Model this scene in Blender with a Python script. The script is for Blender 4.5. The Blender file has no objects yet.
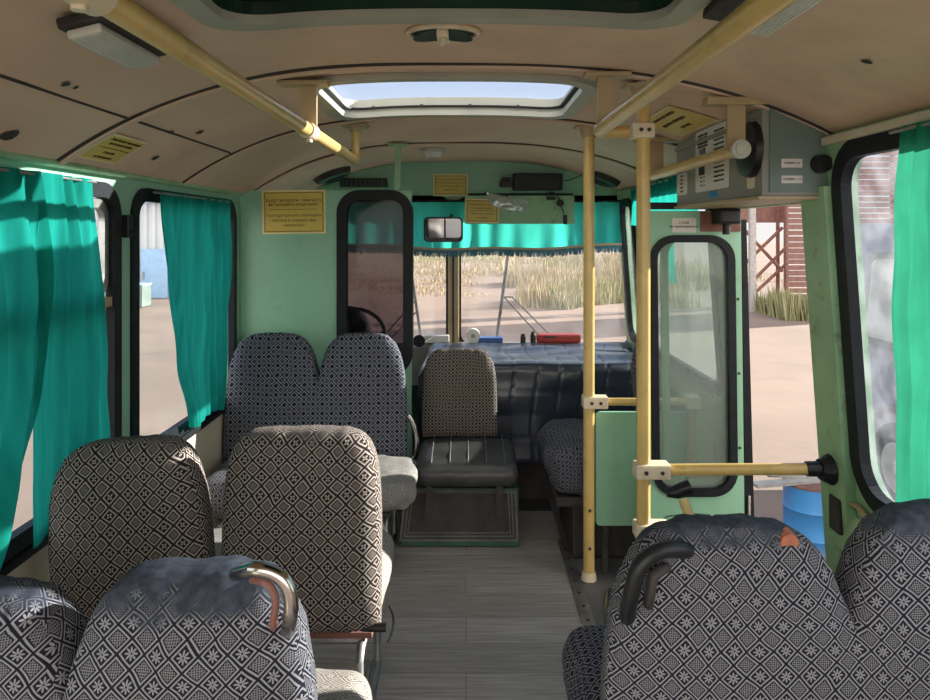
import bpy, bmesh, math, random
from mathutils import Vector, Matrix, noise
random.seed(7)
SC = bpy.context.scene
COL = SC.collection
PI = math.pi
F = 702.0
EYE = 1.47
def P(px, py, d): return Vector(((px-466)*d/F, d, EYE-(py-232)*d/F))

# ------------------------------------------------------------ materials
def mat(name, col, rough=.6, metal=0, var=.12, scale=6.0, bump=0.0, bscale=60.0, spec=.5, stain=None, sscale=3.0, samt=.5, sheen=0):
    m = bpy.data.materials.new(name); m.use_nodes = True
    nt = m.node_tree; b = nt.nodes['Principled BSDF']
    b.inputs['Roughness'].default_value = rough; b.inputs['Metallic'].default_value = metal
    b.inputs['Specular IOR Level'].default_value = spec
    tc = nt.nodes.new('ShaderNodeTexCoord')
    n = nt.nodes.new('ShaderNodeTexNoise'); n.inputs['Scale'].default_value = scale; n.inputs['Detail'].default_value = 6
    nt.links.new(tc.outputs['Object'], n.inputs['Vector'])
    r = nt.nodes.new('ShaderNodeValToRGB')
    r.color_ramp.elements[0].position = .3; r.color_ramp.elements[1].position = .7
    r.color_ramp.elements[0].color = (*[c*(1-var) for c in col], 1); r.color_ramp.elements[1].color = (*[min(1, c*(1+var)) for c in col], 1)
    nt.links.new(n.outputs['Fac'], r.inputs['Fac'])
    out = r.outputs['Color']
    if stain:
        n2 = nt.nodes.new('ShaderNodeTexNoise'); n2.inputs['Scale'].default_value = sscale; n2.inputs['Detail'].default_value = 8; n2.inputs['Roughness'].default_value = .65
        nt.links.new(tc.outputs['Object'], n2.inputs['Vector'])
        r2 = nt.nodes.new('ShaderNodeValToRGB'); r2.color_ramp.elements[0].position = .55; r2.color_ramp.elements[1].position = .72
        r2.color_ramp.elements[0].color = (0, 0, 0, 1); r2.color_ramp.elements[1].color = (samt, samt, samt, 1)
        nt.links.new(n2.outputs['Fac'], r2.inputs['Fac'])
        mx = nt.nodes.new('ShaderNodeMixRGB'); mx.inputs['Color2'].default_value = (*stain, 1)
        nt.links.new(r2.outputs['Color'], mx.inputs['Fac']); nt.links.new(out, mx.inputs['Color1']); out = mx.outputs['Color']
    nt.links.new(out, b.inputs['Base Color'])
    if bump:
        n3 = nt.nodes.new('ShaderNodeTexNoise'); n3.inputs['Scale'].default_value = bscale; n3.inputs['Detail'].default_value = 5
        nt.links.new(tc.outputs['Object'], n3.inputs['Vector'])
        bp = nt.nodes.new('ShaderNodeBump'); bp.inputs['Strength'].default_value = bump; bp.inputs['Distance'].default_value = .01
        nt.links.new(n3.outputs['Fac'], bp.inputs['Height']); nt.links.new(bp.outputs['Normal'], b.inputs['Normal'])
    return m

def glass(name, tint=(.93, .95, .95), gloss=.08, dirt=0.0, dscale=6.0, dcol=(.8, .82, .85), dmin=.35, dmax=.75, drange=(.2, 1.0)):
    m = bpy.data.materials.new(name); m.use_nodes = True
    nt = m.node_tree; nt.nodes.clear(); L = nt.links.new
    o = nt.nodes.new('ShaderNodeOutputMaterial'); t = nt.nodes.new('ShaderNodeBsdfTransparent'); t.inputs[0].default_value = (*tint, 1)
    g = nt.nodes.new('ShaderNodeBsdfGlossy'); g.inputs['Roughness'].default_value = .04
    f = nt.nodes.new('ShaderNodeMixShader'); f.inputs[0].default_value = gloss
    L(t.outputs[0], f.inputs[1]); L(g.outputs[0], f.inputs[2]); last = f
    if dirt > 0:
        tc = nt.nodes.new('ShaderNodeTexCoord'); n = nt.nodes.new('ShaderNodeTexNoise'); n.inputs['Scale'].default_value = dscale; n.inputs['Detail'].default_value = 7
        L(tc.outputs['Object'], n.inputs['Vector'])
        mr = nt.nodes.new('ShaderNodeMapRange'); mr.inputs[1].default_value = dmin; mr.inputs[2].default_value = dmax
        mr.inputs[3].default_value = dirt*drange[0]; mr.inputs[4].default_value = dirt*drange[1]
        L(n.outputs['Fac'], mr.inputs[0])
        d = nt.nodes.new('ShaderNodeBsdfDiffuse'); d.inputs[0].default_value = (*dcol, 1)
        tr = nt.nodes.new('ShaderNodeBsdfTranslucent'); tr.inputs[0].default_value = (*dcol, 1)
        h = nt.nodes.new('ShaderNodeMixShader'); h.inputs[0].default_value = .5
        L(d.outputs[0], h.inputs[1]); L(tr.outputs[0], h.inputs[2])
        mx = nt.nodes.new('ShaderNodeMixShader'); L(mr.outputs[0], mx.inputs[0]); L(last.outputs[0], mx.inputs[1]); L(h.outputs[0], mx.inputs[2]); last = mx
    L(last.outputs[0], o.inputs[0]); return m

def cloth_mat(name, col, tcol, mixf=.5):
    m = bpy.data.materials.new(name); m.use_nodes = True
    nt = m.node_tree; nt.nodes.clear(); L = nt.links.new
    o = nt.nodes.new('ShaderNodeOutputMaterial'); d = nt.nodes.new('ShaderNodeBsdfDiffuse'); t = nt.nodes.new('ShaderNodeBsdfTranslucent')
    tc = nt.nodes.new('ShaderNodeTexCoord'); n = nt.nodes.new('ShaderNodeTexNoise'); n.inputs['Scale'].default_value = 5; n.inputs['Detail'].default_value = 4
    mp_ = nt.nodes.new('ShaderNodeMapping'); mp_.inputs['Scale'].default_value = (2, 5, .35); L(tc.outputs['Object'], mp_.inputs[0]); L(mp_.outputs[0], n.inputs['Vector'])
    for s, c in ((d, col), (t, tcol)):
        mx = nt.nodes.new('ShaderNodeMixRGB'); mx.inputs['Color1'].default_value = (*[k*.45 for k in c], 1); mx.inputs['Color2'].default_value = (*[min(1, k*1.6) for k in c], 1)
        L(n.outputs['Fac'], mx.inputs['Fac']); L(mx.outputs['Color'], s.inputs[0])
    x = nt.nodes.new('ShaderNodeMixShader'); x.inputs[0].default_value = mixf
    L(d.outputs[0], x.inputs[1]); L(t.outputs[0], x.inputs[2]); L(x.outputs[0], o.inputs[0]); return m

def fabric(name, light, dark, p=.045, worn=None, wz=.9, rough=.9, f0=.36, f1=.44, petr=.33, hatamt=.65, plain=False, bumps=.35):
    m = bpy.data.materials.new(name); m.use_nodes = True
    nt = m.node_tree; L = nt.links.new; b = nt.nodes['Principled BSDF']
    b.inputs['Roughness'].default_value = rough; b.inputs['Specular IOR Level'].default_value = .15
    def M(op, a, c=None, d=None):
        n = nt.nodes.new('ShaderNodeMath'); n.operation = op
        for i, v in enumerate((a, c, d)):
            if v is None: continue
            if isinstance(v, (int, float)): n.inputs[i].default_value = v
            else: L(v, n.inputs[i])
        return n.outputs[0]
    uv = nt.nodes.new('ShaderNodeUVMap'); 
    wn = nt.nodes.new('ShaderNodeTexNoise'); wn.inputs['Scale'].default_value = 7; wn.inputs['Detail'].default_value = 2
    L(uv.outputs[0], wn.inputs['Vector'])
    sp = nt.nodes.new('ShaderNodeSeparateXYZ'); L(uv.outputs[0], sp.inputs[0])
    wv = M('MULTIPLY', M('SUBTRACT', wn.outputs['Fac'], .5), .03)
    u, v = M('ADD', sp.outputs[0], wv), M('ADD', sp.outputs[1], wv)
    U = M('DIVIDE', M('ADD', u, v), p); V = M('DIVIDE', M('SUBTRACT', v, u), p)
    iU, iV = M('FLOOR', U), M('FLOOR', V)
    cu, cv = M('SUBTRACT', M('SUBTRACT', U, iU), .5), M('SUBTRACT', M('SUBTRACT', V, iV), .5)
    par = M('MODULO', M('ABSOLUTE', M('ADD', iU, iV)), 2.0)
    mm = M('MAXIMUM', M('ABSOLUTE', cu), M('ABSOLUTE', cv))
    frame = M('MULTIPLY', M('GREATER_THAN', mm, f0), M('LESS_THAN', mm, f1))
    r = M('SQRT', M('ADD', M('MULTIPLY', cu, cu), M('MULTIPLY', cv, cv)))
    ang = M('ARCTAN2', cv, cu)
    petal = M('LESS_THAN', r, M('MULTIPLY', M('ADD', M('ABSOLUTE', M('COSINE', M('MULTIPLY', ang, 4 if not plain else 2))), .0), petr))
    flower = M('MULTIPLY', petal, M('GREATER_THAN', r, .05))
    hat = M('MULTIPLY', M('GREATER_THAN', M('MULTIPLY', M('SINE', M('MULTIPLY', cu, 2*PI*6)), M('SINE', M('MULTIPLY', cv, 2*PI*6))), -.15), M('LESS_THAN', mm, .30))
    if plain: hat = M('LESS_THAN', mm, .24)
    hat = M('MULTIPLY', hat, hatamt)
    pat = M('MAXIMUM', frame, M('ADD', M('MULTIPLY', flower, M('SUBTRACT', 1, par)), M('MULTIPLY', hat, par)))
    fn = nt.nodes.new('ShaderNodeTexNoise'); fn.inputs['Scale'].default_value = 350; L(uv.outputs[0], fn.inputs['Vector'])
    pat = M('MULTIPLY', pat, M('ADD', .55, M('MULTIPLY', fn.outputs['Fac'], .8)))
    mx = nt.nodes.new('ShaderNodeMixRGB'); mx.inputs['Color1'].default_value = (*dark, 1); mx.inputs['Color2'].default_value = (*light, 1)
    L(pat, mx.inputs['Fac']); out = mx.outputs['Color']
    if worn:
        tc = nt.nodes.new('ShaderNodeTexCoord'); s2 = nt.nodes.new('ShaderNodeSeparateXYZ'); L(tc.outputs['Generated'], s2.inputs[0])
        n4 = nt.nodes.new('ShaderNodeTexNoise'); n4.inputs['Scale'].default_value = 22; n4.inputs['Detail'].default_value = 6; L(tc.outputs['Object'], n4.inputs['Vector'])
        h = M('ADD', s2.outputs[2], M('MULTIPLY', M('SUBTRACT', n4.outputs['Fac'], .5), .22))
        mr = nt.nodes.new('ShaderNodeMapRange'); mr.inputs[1].default_value = wz-.03; mr.inputs[2].default_value = wz+.03; L(h, mr.inputs[0])
        wc = nt.nodes.new('ShaderNodeMixRGB'); wc.inputs['Color1'].default_value = (*[k*.2 for k in worn], 1); wc.inputs['Color2'].default_value = (*[k*2.2 for k in worn], 1)
        n5 = nt.nodes.new('ShaderNodeTexNoise'); n5.inputs['Scale'].default_value = 60; n5.inputs['Detail'].default_value = 6; L(tc.outputs['Object'], n5.inputs['Vector'])
        L(n5.outputs['Fac'], wc.inputs['Fac'])
        m2 = nt.nodes.new('ShaderNodeMixRGB'); L(mr.outputs[0], m2.inputs['Fac']); L(out, m2.inputs['Color1']); L(wc.outputs['Color'], m2.inputs['Color2']); out = m2.outputs['Color']
    L(out, b.inputs['Base Color'])
    bp = nt.nodes.new('ShaderNodeBump'); bp.inputs['Strength'].default_value = bumps; bp.inputs['Distance'].default_value = .004
    n6 = nt.nodes.new('ShaderNodeTexNoise'); n6.inputs['Scale'].default_value = 30; n6.inputs['Detail'].default_value = 8; L(uv.outputs[0], n6.inputs['Vector'])
    L(n6.outputs['Fac'], bp.inputs['Height']); L(bp.outputs['Normal'], b.inputs['Normal'])
    return m

M_ = {}
M_['ceil'] = mat('ceiling hardboard', (.66, .47, .35), .75, var=.10, scale=2.2, bump=.15, bscale=18, stain=(.40, .27, .19), sscale=1.6, samt=.5)
M_['green'] = mat('green paint', (.245, .47, .32), .4, var=.08, scale=3, bump=.12, bscale=14, stain=(.17, .30, .18), sscale=9, samt=.4)
M_['green2'] = mat('green paint worn', (.27, .46, .27), .45, var=.15, scale=5, bump=.15, bscale=20, stain=(.12, .10, .05), sscale=14, samt=.8)
M_['dkgreen'] = mat('dark green paint', (.03, .09, .06), .5, var=.3, scale=8)
M_['beige'] = mat('beige panel', (.52, .46, .35), .6, var=.08, scale=4, stain=(.3, .25, .18), sscale=5, samt=.3)
M_['rubber'] = mat('black rubber', (.010, .012, .015), .5, var=.3, scale=20, spec=.2)
M_['black'] = mat('black plastic', (.012, .013, .015), .35, var=.2, spec=.3)
M_['dark'] = mat('dark grime', (.035, .03, .028), .7, var=.4, scale=12, bump=.3)
M_['yellow'] = mat('cream yellow paint', (.58, .405, .145), .28, var=.12, scale=9, bump=.05, bscale=40, stain=(.35, .22, .06), sscale=16, samt=.5)
M_['cream'] = mat('cream clamp paint', (.68, .58, .42), .4, var=.1, scale=15, stain=(.3, .2, .1), sscale=25, samt=.5)
M_['tan'] = mat('tan painted steel', (.40, .30, .17), .45, var=.1)
M_['alu'] = mat('bare aluminium', (.55, .55, .53), .35, 1, var=.15, scale=20, bump=.1)
M_['steel'] = mat('worn steel', (.32, .32, .33), .4, .8, var=.25, scale=15)
M_['worn'] = mat('dull dark steel', (.12, .12, .115), .5, .4, var=.3, scale=15)
M_['chrome'] = mat('worn chrome tube', (.45, .42, .40), .18, 1, var=.3, scale=18, stain=(.25, .08, .03), sscale=22, samt=.8)
M_['grey'] = mat('grey box paint', (.23, .23, .205), .5, var=.08, scale=5, bump=.05)
M_['grey2'] = mat('blue grey box paint', (.135, .185, .165), .5, var=.2, scale=4)
M_['hrim'] = mat('hatch rim paint', (.36, .36, .30), .5, var=.1)
M_['greyrim'] = mat('pale grey metal', (.50, .50, .44), .4, .2, var=.1)
M_['hatchglass'] = mat('dark painted hatch panel', (.015, .045, .03), .25, var=.3, scale=3)
M_['curtain'] = cloth_mat('turquoise curtain', (.012, .25, .205), (.018, .34, .28), .5)
M_['curtain2'] = cloth_mat('light green curtain', (.03, .30, .17), (.03, .24, .14), .55)
M_['pelmet'] = cloth_mat('bright turquoise pelmet', (.03, .40, .34), (.06, .60, .50), .55)
M_['fringe'] = mat('blue fringe', (.05, .16, .22), .8, var=.3, scale=60)
M_['fab'] = fabric('diamond fabric', (.25, .25, .265), (.012, .012, .022), worn=(.035, .042, .058), wz=.915)
M_['fabfar'] = fabric('blue diamond fabric', (.20, .21, .25), (.010, .012, .024), worn=(.07, .08, .10), wz=1.2, f0=.27, f1=.42, petr=.16, hatamt=.0, plain=True, bumps=.1)
M_['fabbrown'] = fabric('brown diamond fabric', (.32, .28, .255), (.014, .012, .015), p=.046, worn=(.10, .09, .09), wz=1.0, f0=.31, f1=.42, petr=.24, hatamt=.38, plain=True, bumps=.1)
M_['fabbrown2'] = fabric('brown diamond fabric fine', (.21, .18, .16), (.012, .010, .012), p=.034, f0=.22, f1=.42, petr=.0, hatamt=.0, plain=True, bumps=.1)
M_['fabdark'] = fabric('dark seat cover', (.19, .19, .23), (.012, .012, .02), p=.034, f0=.26, f1=.42, petr=.1, hatamt=0, plain=True)
M_['fabcush'] = fabric('worn pale cushion cover', (.36, .34, .31), (.13, .125, .125), p=.045)
M_['leather'] = mat('black leatherette', (.045, .045, .048), .38, var=.3, scale=10, bump=.15, bscale=90)
M_['quilt'] = mat('quilted leatherette', (.022, .03, .048), .3, var=.2, scale=5, bump=.12, bscale=25, spec=.7)
M_['sign'] = mat('yellow sign plate', (.62, .46, .09), .45, var=.06)
M_['signink'] = mat('sign brown ink', (.10, .055, .01), .6)
M_['signpale'] = mat('sign pale border', (.75, .66, .36), .5)
M_['paper'] = mat('white label', (.62, .60, .55), .6, var=.04)
M_['ink'] = mat('black ink', (.02, .02, .02), .6)
M_['bluelabel'] = mat('blue label', (.02, .22, .45), .4)
M_['lens'] = mat('ribbed lamp lens', (.62, .62, .58), .25, var=.05)
M_['win'] = glass('window glass', (.93, .96, .97), .03, .08, 5)
M_['shield'] = glass('windshield glass', (.97, .96, .95), .02, .12, 4)
M_['dirty'] = glass('dirty window glass', (.86, .89, .93), .03, .17, 12, (.75, .78, .85), drange=(.1, 1.0))
M_['doorglass'] = glass('scuffed door glass', (.75, .82, .80), .03, .30, 3, (.75, .82, .78), drange=(.6, 1.0))
M_['tint'] = glass('tinted partition glass', (.36, .32, .33), .012, .03, 5)
M_['hglass'] = glass('hatch glass', (.95, .97, 1), .04)
M_['mirror'] = mat('mirror silver', (.85, .86, .9), .06, 1, var=.02)
M_['foil'] = mat('crumpled reflective sleeve', (.90, .91, .94), .2, .6, var=.25, scale=30, bump=.9, bscale=24)
M_['red'] = mat('red box', (.38, .04, .03), .45)
M_['bluebox'] = mat('blue box', (.05, .12, .35), .4)
M_['white'] = mat('white plastic', (.75, .74, .70), .4, var=.04)
M_['vanwhite'] = mat('dusty white vehicle paint', (.34, .35, .39), .35, var=.05, stain=(.3, .29, .27), sscale=2, samt=.4)
M_['tyre'] = mat('tyre rubber', (.05, .05, .055), .8, var=.2)
M_['brick'] = mat('red brown slats', (.20, .10, .085), .7, var=.2, scale=8)
M_['rust'] = mat('rusty steel', (.20, .09, .07), .8, var=.3, scale=10)
M_['foam'] = mat('reddish foam', (.35, .12, .07), .8, var=.3, scale=30)
M_['shed'] = mat('pale corrugated sheet', (.55, .55, .56), .5, .1, var=.1, scale=1.5)
M_['bluedoor'] = mat('blue painted sheet', (.30, .45, .68), .5, var=.1)
M_['drum'] = mat('rust and blue drum', (.05, .25, .60), .5, var=.1, stain=(.45, .22, .08), sscale=2.2, samt=1.0)
M_['wood'] = mat('weathered board', (.35, .33, .32), .8, var=.2, scale=12)
M_['grass'] = mat('dry grass', (.34, .285, .18), .9, var=.3, scale=.8)
M_['grass2'] = mat('green yellow grass', (.25, .245, .125), .9, var=.3, scale=.8)
M_['stone'] = mat('grey floor sheet', (.13, .13, .13), .55, var=.25, scale=5, bump=.2, bscale=60)

def floor_mat():
    m = mat('grey wood vinyl', (.2, .19, .18), .42)
    nt = m.node_tree; L = nt.links.new; b = nt.nodes['Principled BSDF']
    tc = nt.nodes.new('ShaderNodeTexCoord')
    br = nt.nodes.new('ShaderNodeTexBrick'); br.offset = .37
    br.inputs['Color1'].default_value = (.34, .32, .305, 1); br.inputs['Color2'].default_value = (.26, .245, .23, 1); br.inputs['Mortar'].default_value = (.19, .18, .17, 1)
    br.inputs['Scale'].default_value = 1; br.inputs['Mortar Size'].default_value = .002; br.inputs['Brick Width'].default_value = .85; br.inputs['Row Height'].default_value = .17
    br.inputs['Bias'].default_value = -.1
    L(tc.outputs['Object'], br.inputs['Vector'])
    mp = nt.nodes.new('ShaderNodeMapping'); mp.inputs['Scale'].default_value = (1.6, 34, 1); L(tc.outputs['Object'], mp.inputs[0])
    n = nt.nodes.new('ShaderNodeTexNoise'); n.inputs['Scale'].default_value = 2.2; n.inputs['Detail'].default_value = 9; n.inputs['Roughness'].default_value = .7; L(mp.outputs[0], n.inputs['Vector'])
    r = nt.nodes.new('ShaderNodeValToRGB'); r.color_ramp.elements[0].position = .35; r.color_ramp.elements[1].position = .68
    r.color_ramp.elements[0].color = (.68, .68, .68, 1); r.color_ramp.elements[1].color = (1.32, 1.3, 1.28, 1); L(n.outputs['Fac'], r.inputs['Fac'])
    mx = nt.nodes.new('ShaderNodeMixRGB'); mx.blend_type = 'MULTIPLY'; mx.inputs['Fac'].default_value = 1
    L(br.outputs['Color'], mx.inputs['Color1']); L(r.outputs['Color'], mx.inputs['Color2']); L(mx.outputs['Color'], b.inputs['Base Color'])
    return m
M_['floor'] = floor_mat()
def ground_mat():
    m = mat('sandy ground', (.215, .155, .120), .95, var=.18, scale=.35, bump=.7, bscale=3.5, stain=(.15, .118, .085), sscale=.6, samt=.75)
    return m
M_['ground'] = ground_mat()

# ------------------------------------------------------------ object helpers
def wl(o):
    v = Vector((0, 0, 0))
    while o is not None: v += o.location; o = o.parent
    return v
def obj(name, bm, m, parent=None, smooth=False, recalc=True):
    if recalc: bmesh.ops.recalc_face_normals(bm, faces=bm.faces)
    if smooth:
        for f in bm.faces: f.smooth = True
    if parent is not None: bmesh.ops.translate(bm, verts=bm.verts, vec=-wl(parent)); base = None
    else:
        xs = [v.co for v in bm.verts]; base = Vector((sum(v.x for v in xs)/len(xs), sum(v.y for v in xs)/len(xs), min(v.z for v in xs)))
        bmesh.ops.translate(bm, verts=bm.verts, vec=-base)
    me = bpy.data.meshes.new(name); bm.to_mesh(me); bm.free()
    o = bpy.data.objects.new(name, me); COL.objects.link(o)
    if base is not None: o.location = base
    me.materials.append(M_[m] if isinstance(m, str) else m)
    if parent is not None: o.parent = parent
    if smooth:
        try: me.set_sharp_from_angle(angle=math.radians(40))
        except Exception: pass
    return o
def thing(name, label, cat, loc, group=None):
    o = bpy.data.objects.new(name, None); COL.objects.link(o); o.empty_display_size = .1
    o.location = loc; o['label'] = label; o['category'] = cat
    if group: o['group'] = group
    return o
def tag(o, label, cat, group=None, kind=None):
    o['label'] = label; o['category'] = cat
    if group: o['group'] = group
    if kind: o['kind'] = kind
    return o
def struct(o, label=None, cat=None):
    o['kind'] = 'structure'
    if label: o['label'] = label
    if cat: o['category'] = cat
    return o
def sroot(name, loc, label=None, cat=None):
    o = bpy.data.objects.new(name, None); COL.objects.link(o); o.location = loc; return struct(o, label, cat)

def B(): return bmesh.new()
def box(bm, x0, x1, y0, y1, z0, z1, bev=0, rot=None, piv=None):
    g = bmesh.ops.create_cube(bm, size=1); vs = g['verts']
    for v in vs: v.co = Vector((x0+(v.co.x+.5)*(x1-x0), y0+(v.co.y+.5)*(y1-y0), z0+(v.co.z+.5)*(z1-z0)))
    if bev:
        es = list({e for v in vs for e in v.link_edges}); r = bmesh.ops.bevel(bm, geom=es, offset=bev, segments=2, affect='EDGES', profile=.6)
        vs = list({v for f in r['faces'] for v in f.verts} | {v for v in vs if v.is_valid})
    if rot is not None:
        pv = Vector(piv) if piv is not None else Vector(((x0+x1)/2, (y0+y1)/2, (z0+z1)/2))
        for v in vs: v.co = rot @ (v.co-pv) + pv
    return vs
def tube(bm, pts, r, n=14, closed=False, caps=True):
    pts = [Vector(p) for p in pts]; N = len(pts); rings = []
    up = None
    for i, p in enumerate(pts):
        if closed: t = (pts[(i+1) % N]-pts[i-1]).normalized()
        else: t = (pts[min(i+1, N-1)]-pts[max(i-1, 0)]).normalized()
        if up is None: up = Vector((0, 0, 1)) if abs(t.z) < .9 else Vector((1, 0, 0))
        a = t.cross(up).normalized(); b = a.cross(t).normalized(); up = b
        rr = r[i] if isinstance(r, (list, tuple)) else r
        rings.append([bm.verts.new(p+rr*(math.cos(2*PI*k/n)*a+math.sin(2*PI*k/n)*b)) for k in range(n)])
    for i in range(N if closed else N-1):
        A, C = rings[i], rings[(i+1) % N]
        for k in range(n): bm.faces.new((A[k], A[(k+1) % n], C[(k+1) % n], C[k]))
    if caps and not closed:
        bm.faces.new(rings[0]); bm.faces.new(rings[-1][::-1])
def arcpts(a, b, c, n=8):
    a, b, c = Vector(a), Vector(b), Vector(c)
    return [(1-t)**2*a+2*t*(1-t)*b+t*t*c for t in [i/n for i in range(n+1)]]
def disc(bm, c, axis, r, h, n=28, r2=None):
    c = Vector(c); ax = Vector(axis).normalized(); tube(bm, [c, c+ax*h], [r, r if r2 is None else r2], n)
def rr(a0, a1, b0, b1, r, n=7):
    out = []
    for cx, cy, s in ((a1-r, b1-r, 0), (a0+r, b1-r, 1), (a0+r, b0+r, 2), (a1-r, b0+r, 3)):
        for k in range(n+1):
            t = (s+k/n)*PI/2; out.append((cx+r*math.cos(t), cy+r*math.sin(t)))
    return out
def plate(bm, outer, holes, mp, vec):
    """flat panel with holes: 2D loops mapped by mp, extruded along vec"""
    tmp = bmesh.new(); es = []
    for lp in [outer]+list(holes):
        vs = [tmp.verts.new((a, b, 0)) for a, b in lp]
        for i in range(len(vs)): es.append(tmp.edges.new((vs[i], vs[(i+1) % len(vs)])))
    bmesh.ops.triangle_fill(tmp, use_beauty=True, use_dissolve=False, edges=es)
    bmesh.ops.recalc_face_normals(tmp, faces=tmp.faces)
    g = bmesh.ops.extrude_face_region(tmp, geom=list(tmp.faces)+list(tmp.edges)+list(tmp.verts))
    ext = {v for v in g['geom'] if isinstance(v, bmesh.types.BMVert)}
    vec = Vector(vec); idx = {}
    for v in tmp.verts:
        q = Vector(mp(v.co.x, v.co.y)); idx[v] = bm.verts.new(q+vec if v in ext else q)
    for f in tmp.faces:
        try: bm.faces.new([idx[v] for v in f.verts])
        except ValueError: pass
    # original faces are kept by extrude_face_region only when needed: make sure both sides exist
    tmp.free()
def solid_plate(bm, outer, holes, mp, vec):
    tmp = bmesh.new(); es = []; loops = []
    for lp in [outer]+list(holes):
        vs = [tmp.verts.new((a, b, 0)) for a, b in lp]; loops.append(vs)
        for i in range(len(vs)): es.append(tmp.edges.new((vs[i], vs[(i+1) % len(vs)])))
    bmesh.ops.triangle_fill(tmp, use_beauty=True, use_dissolve=False, edges=es)
    vec = Vector(vec); A = {}; C = {}
    for v in tmp.verts:
        q = Vector(mp(v.co.x, v.co.y)); A[v] = bm.verts.new(q); C[v] = bm.verts.new(q+vec)
    for f in tmp.faces:
        bm.faces.new([A[v] for v in f.verts]); bm.faces.new([C[v] for v in reversed(f.verts)])
    for vs in loops:
        for i in range(len(vs)):
            a, b = vs[i], vs[(i+1) % len(vs)]; bm.faces.new((A[a], A[b], C[b], C[a]))
    tmp.free()
def box_uv(bm):
    uvl = bm.loops.layers.uv.verify(); bmesh.ops.recalc_face_normals(bm, faces=bm.faces); bm.normal_update()
    for f in bm.faces:
        n = f.normal; a = (abs(n.x)*.8, abs(n.y)*1.15, abs(n.z))
        k = a.index(max(a))
        for l in f.loops:
            c = l.vert.co
            l[uvl].uv = ((c.y, c.z), (c.x, c.z), (c.x, c.y))[k]
def rotate_bm(bm, R, piv, vs=None):
    piv = Vector(piv)
    for v in (vs or bm.verts): v.co = R @ (v.co-piv)+piv
def nz(x, y, z, s=1.0): return noise.noise(Vector((x*s, y*s, z*s)))

def text(body, size, M, m, parent=None, name='lettering', align='CENTER', off=.0006, spacing=1.0):
    cu = bpy.data.curves.new('txt', 'FONT'); cu.body = body; cu.size = size; cu.align_x = align; cu.align_y = 'CENTER'; cu.extrude = off; cu.space_line = spacing; cu.resolution_u = 2
    t = bpy.data.objects.new('txt', cu); COL.objects.link(t)
    bpy.context.view_layer.update()
    me = bpy.data.meshes.new_from_object(t.evaluated_get(bpy.context.evaluated_depsgraph_get()))
    bpy.data.objects.remove(t); bpy.data.curves.remove(cu)
    me.transform(M)
    if parent is not None: me.transform(Matrix.Translation(-wl(parent)))
    me.materials.clear(); me.materials.append(M_[m]); me.name = name
    o = bpy.data.objects.new(name, me); COL.objects.link(o)
    if parent is not None: o.parent = parent
    return o
def basis(o, x, y):
    x = Vector(x).normalized(); y = Vector(y); y = (y-x*y.dot(x)).normalized(); z = x.cross(y)
    return Matrix.Translation(Vector(o)) @ Matrix((x, y, z)).transposed().to_4x4()

# ------------------------------------------------------------ setting: ceiling profile
XC, HW = -.05, 1.13
XL, XR = -1.2, 1.085
Y0, Y1 = -.35, 4.82
def cz(x):
    t = abs(x-XC)/HW
    return 1.955-(.285 if x < XC else .215)*min(t, 1.02)**2.8
def lean(z): return (1.68-z)*.07      # the door side wall leans outward towards the floor
def rx(z): return 1.035+lean(z)

HATCH = [(-.485, .385, 2.16, 2.80), (-.52, .43, .66, 1.535)]
xs = sorted(set([XC-HW+2*HW*i/48 for i in range(49)]+[h[0] for h in HATCH]+[h[1] for h in HATCH]))
ys = sorted(set([Y0+(Y1-Y0)*i/30 for i in range(31)]+[h[2] for h in HATCH]+[h[3] for h in HATCH]))
bm = B(); grid = {}
for dz in (0, 1):
    for i, x in enumerate(xs):
        for j, y in enumerate(ys):
            z = cz(x)+(.0035*nz(x, y, 0, 3.1) if dz == 0 else .05)
            grid[i, j, dz] = bm.verts.new((x, y, z))
def inhole(i, j):
    if i < 0 or j < 0 or i >= len(xs)-1 or j >= len(ys)-1: return True
    cx, cy = (xs[i]+xs[i+1])/2, (ys[j]+ys[j+1])/2
    return any(h[0] < cx < h[1] and h[2] < cy < h[3] for h in HATCH)
for i in range(len(xs)-1):
    for j in range(len(ys)-1):
        if inhole(i, j): continue
        for dz in (0, 1):
            bm.faces.new((grid[i, j, dz], grid[i+1, j, dz], grid[i+1, j+1, dz], grid[i, j+1, dz]))
        for (di, dj, a, b) in ((-1, 0, (i, j), (i, j+1)), (1, 0, (i+1, j), (i+1, j+1)), (0, -1, (i, j), (i+1, j)), (0, 1, (i, j+1), (i+1, j+1))):
            if inhole(i+di, j+dj): bm.faces.new((grid[(*a, 0)], grid[(*b, 0)], grid[(*b, 1)], grid[(*a, 1)]))
struct(obj('ceiling', bm, 'ceil', smooth=True))

def ceil_strip(bm, y0, y1, xa, xb, t0, t1, n=60):
    prev = None
    for i in range(n+1):
        x = xa+(xb-xa)*i/n; z = cz(x)
        r = [bm.verts.new((x, y0, z-t0)), bm.verts.new((x, y1, z-t0)), bm.verts.new((x, y1, z-t1)), bm.verts.new((x, y0, z-t1))]
        if prev:
            for k in range(4): bm.faces.new((prev[k], prev[(k+1) % 4], r[(k+1) % 4], r[k]))
        else: bm.faces.new(r)
        prev = r
    bm.faces.new(prev[::-1])
k = 1
for y in (2.03, 2.92, 3.80):
    r = B(); ceil_strip(r, y-.022, y+.022, XC-HW+.005, XC+HW-.005, -.002, .006)
    t = struct(obj('trim_%d' % k, r, 'dark')); k += 1
    r = B(); ceil_strip(r, y-.012, y+.012, XC-HW+.006, XC+HW-.006, .0062, .013)
    obj('cover_strip', r, 'ceil', t)['label'] = 'brown cover strip over a dark ceiling joint'
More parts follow.
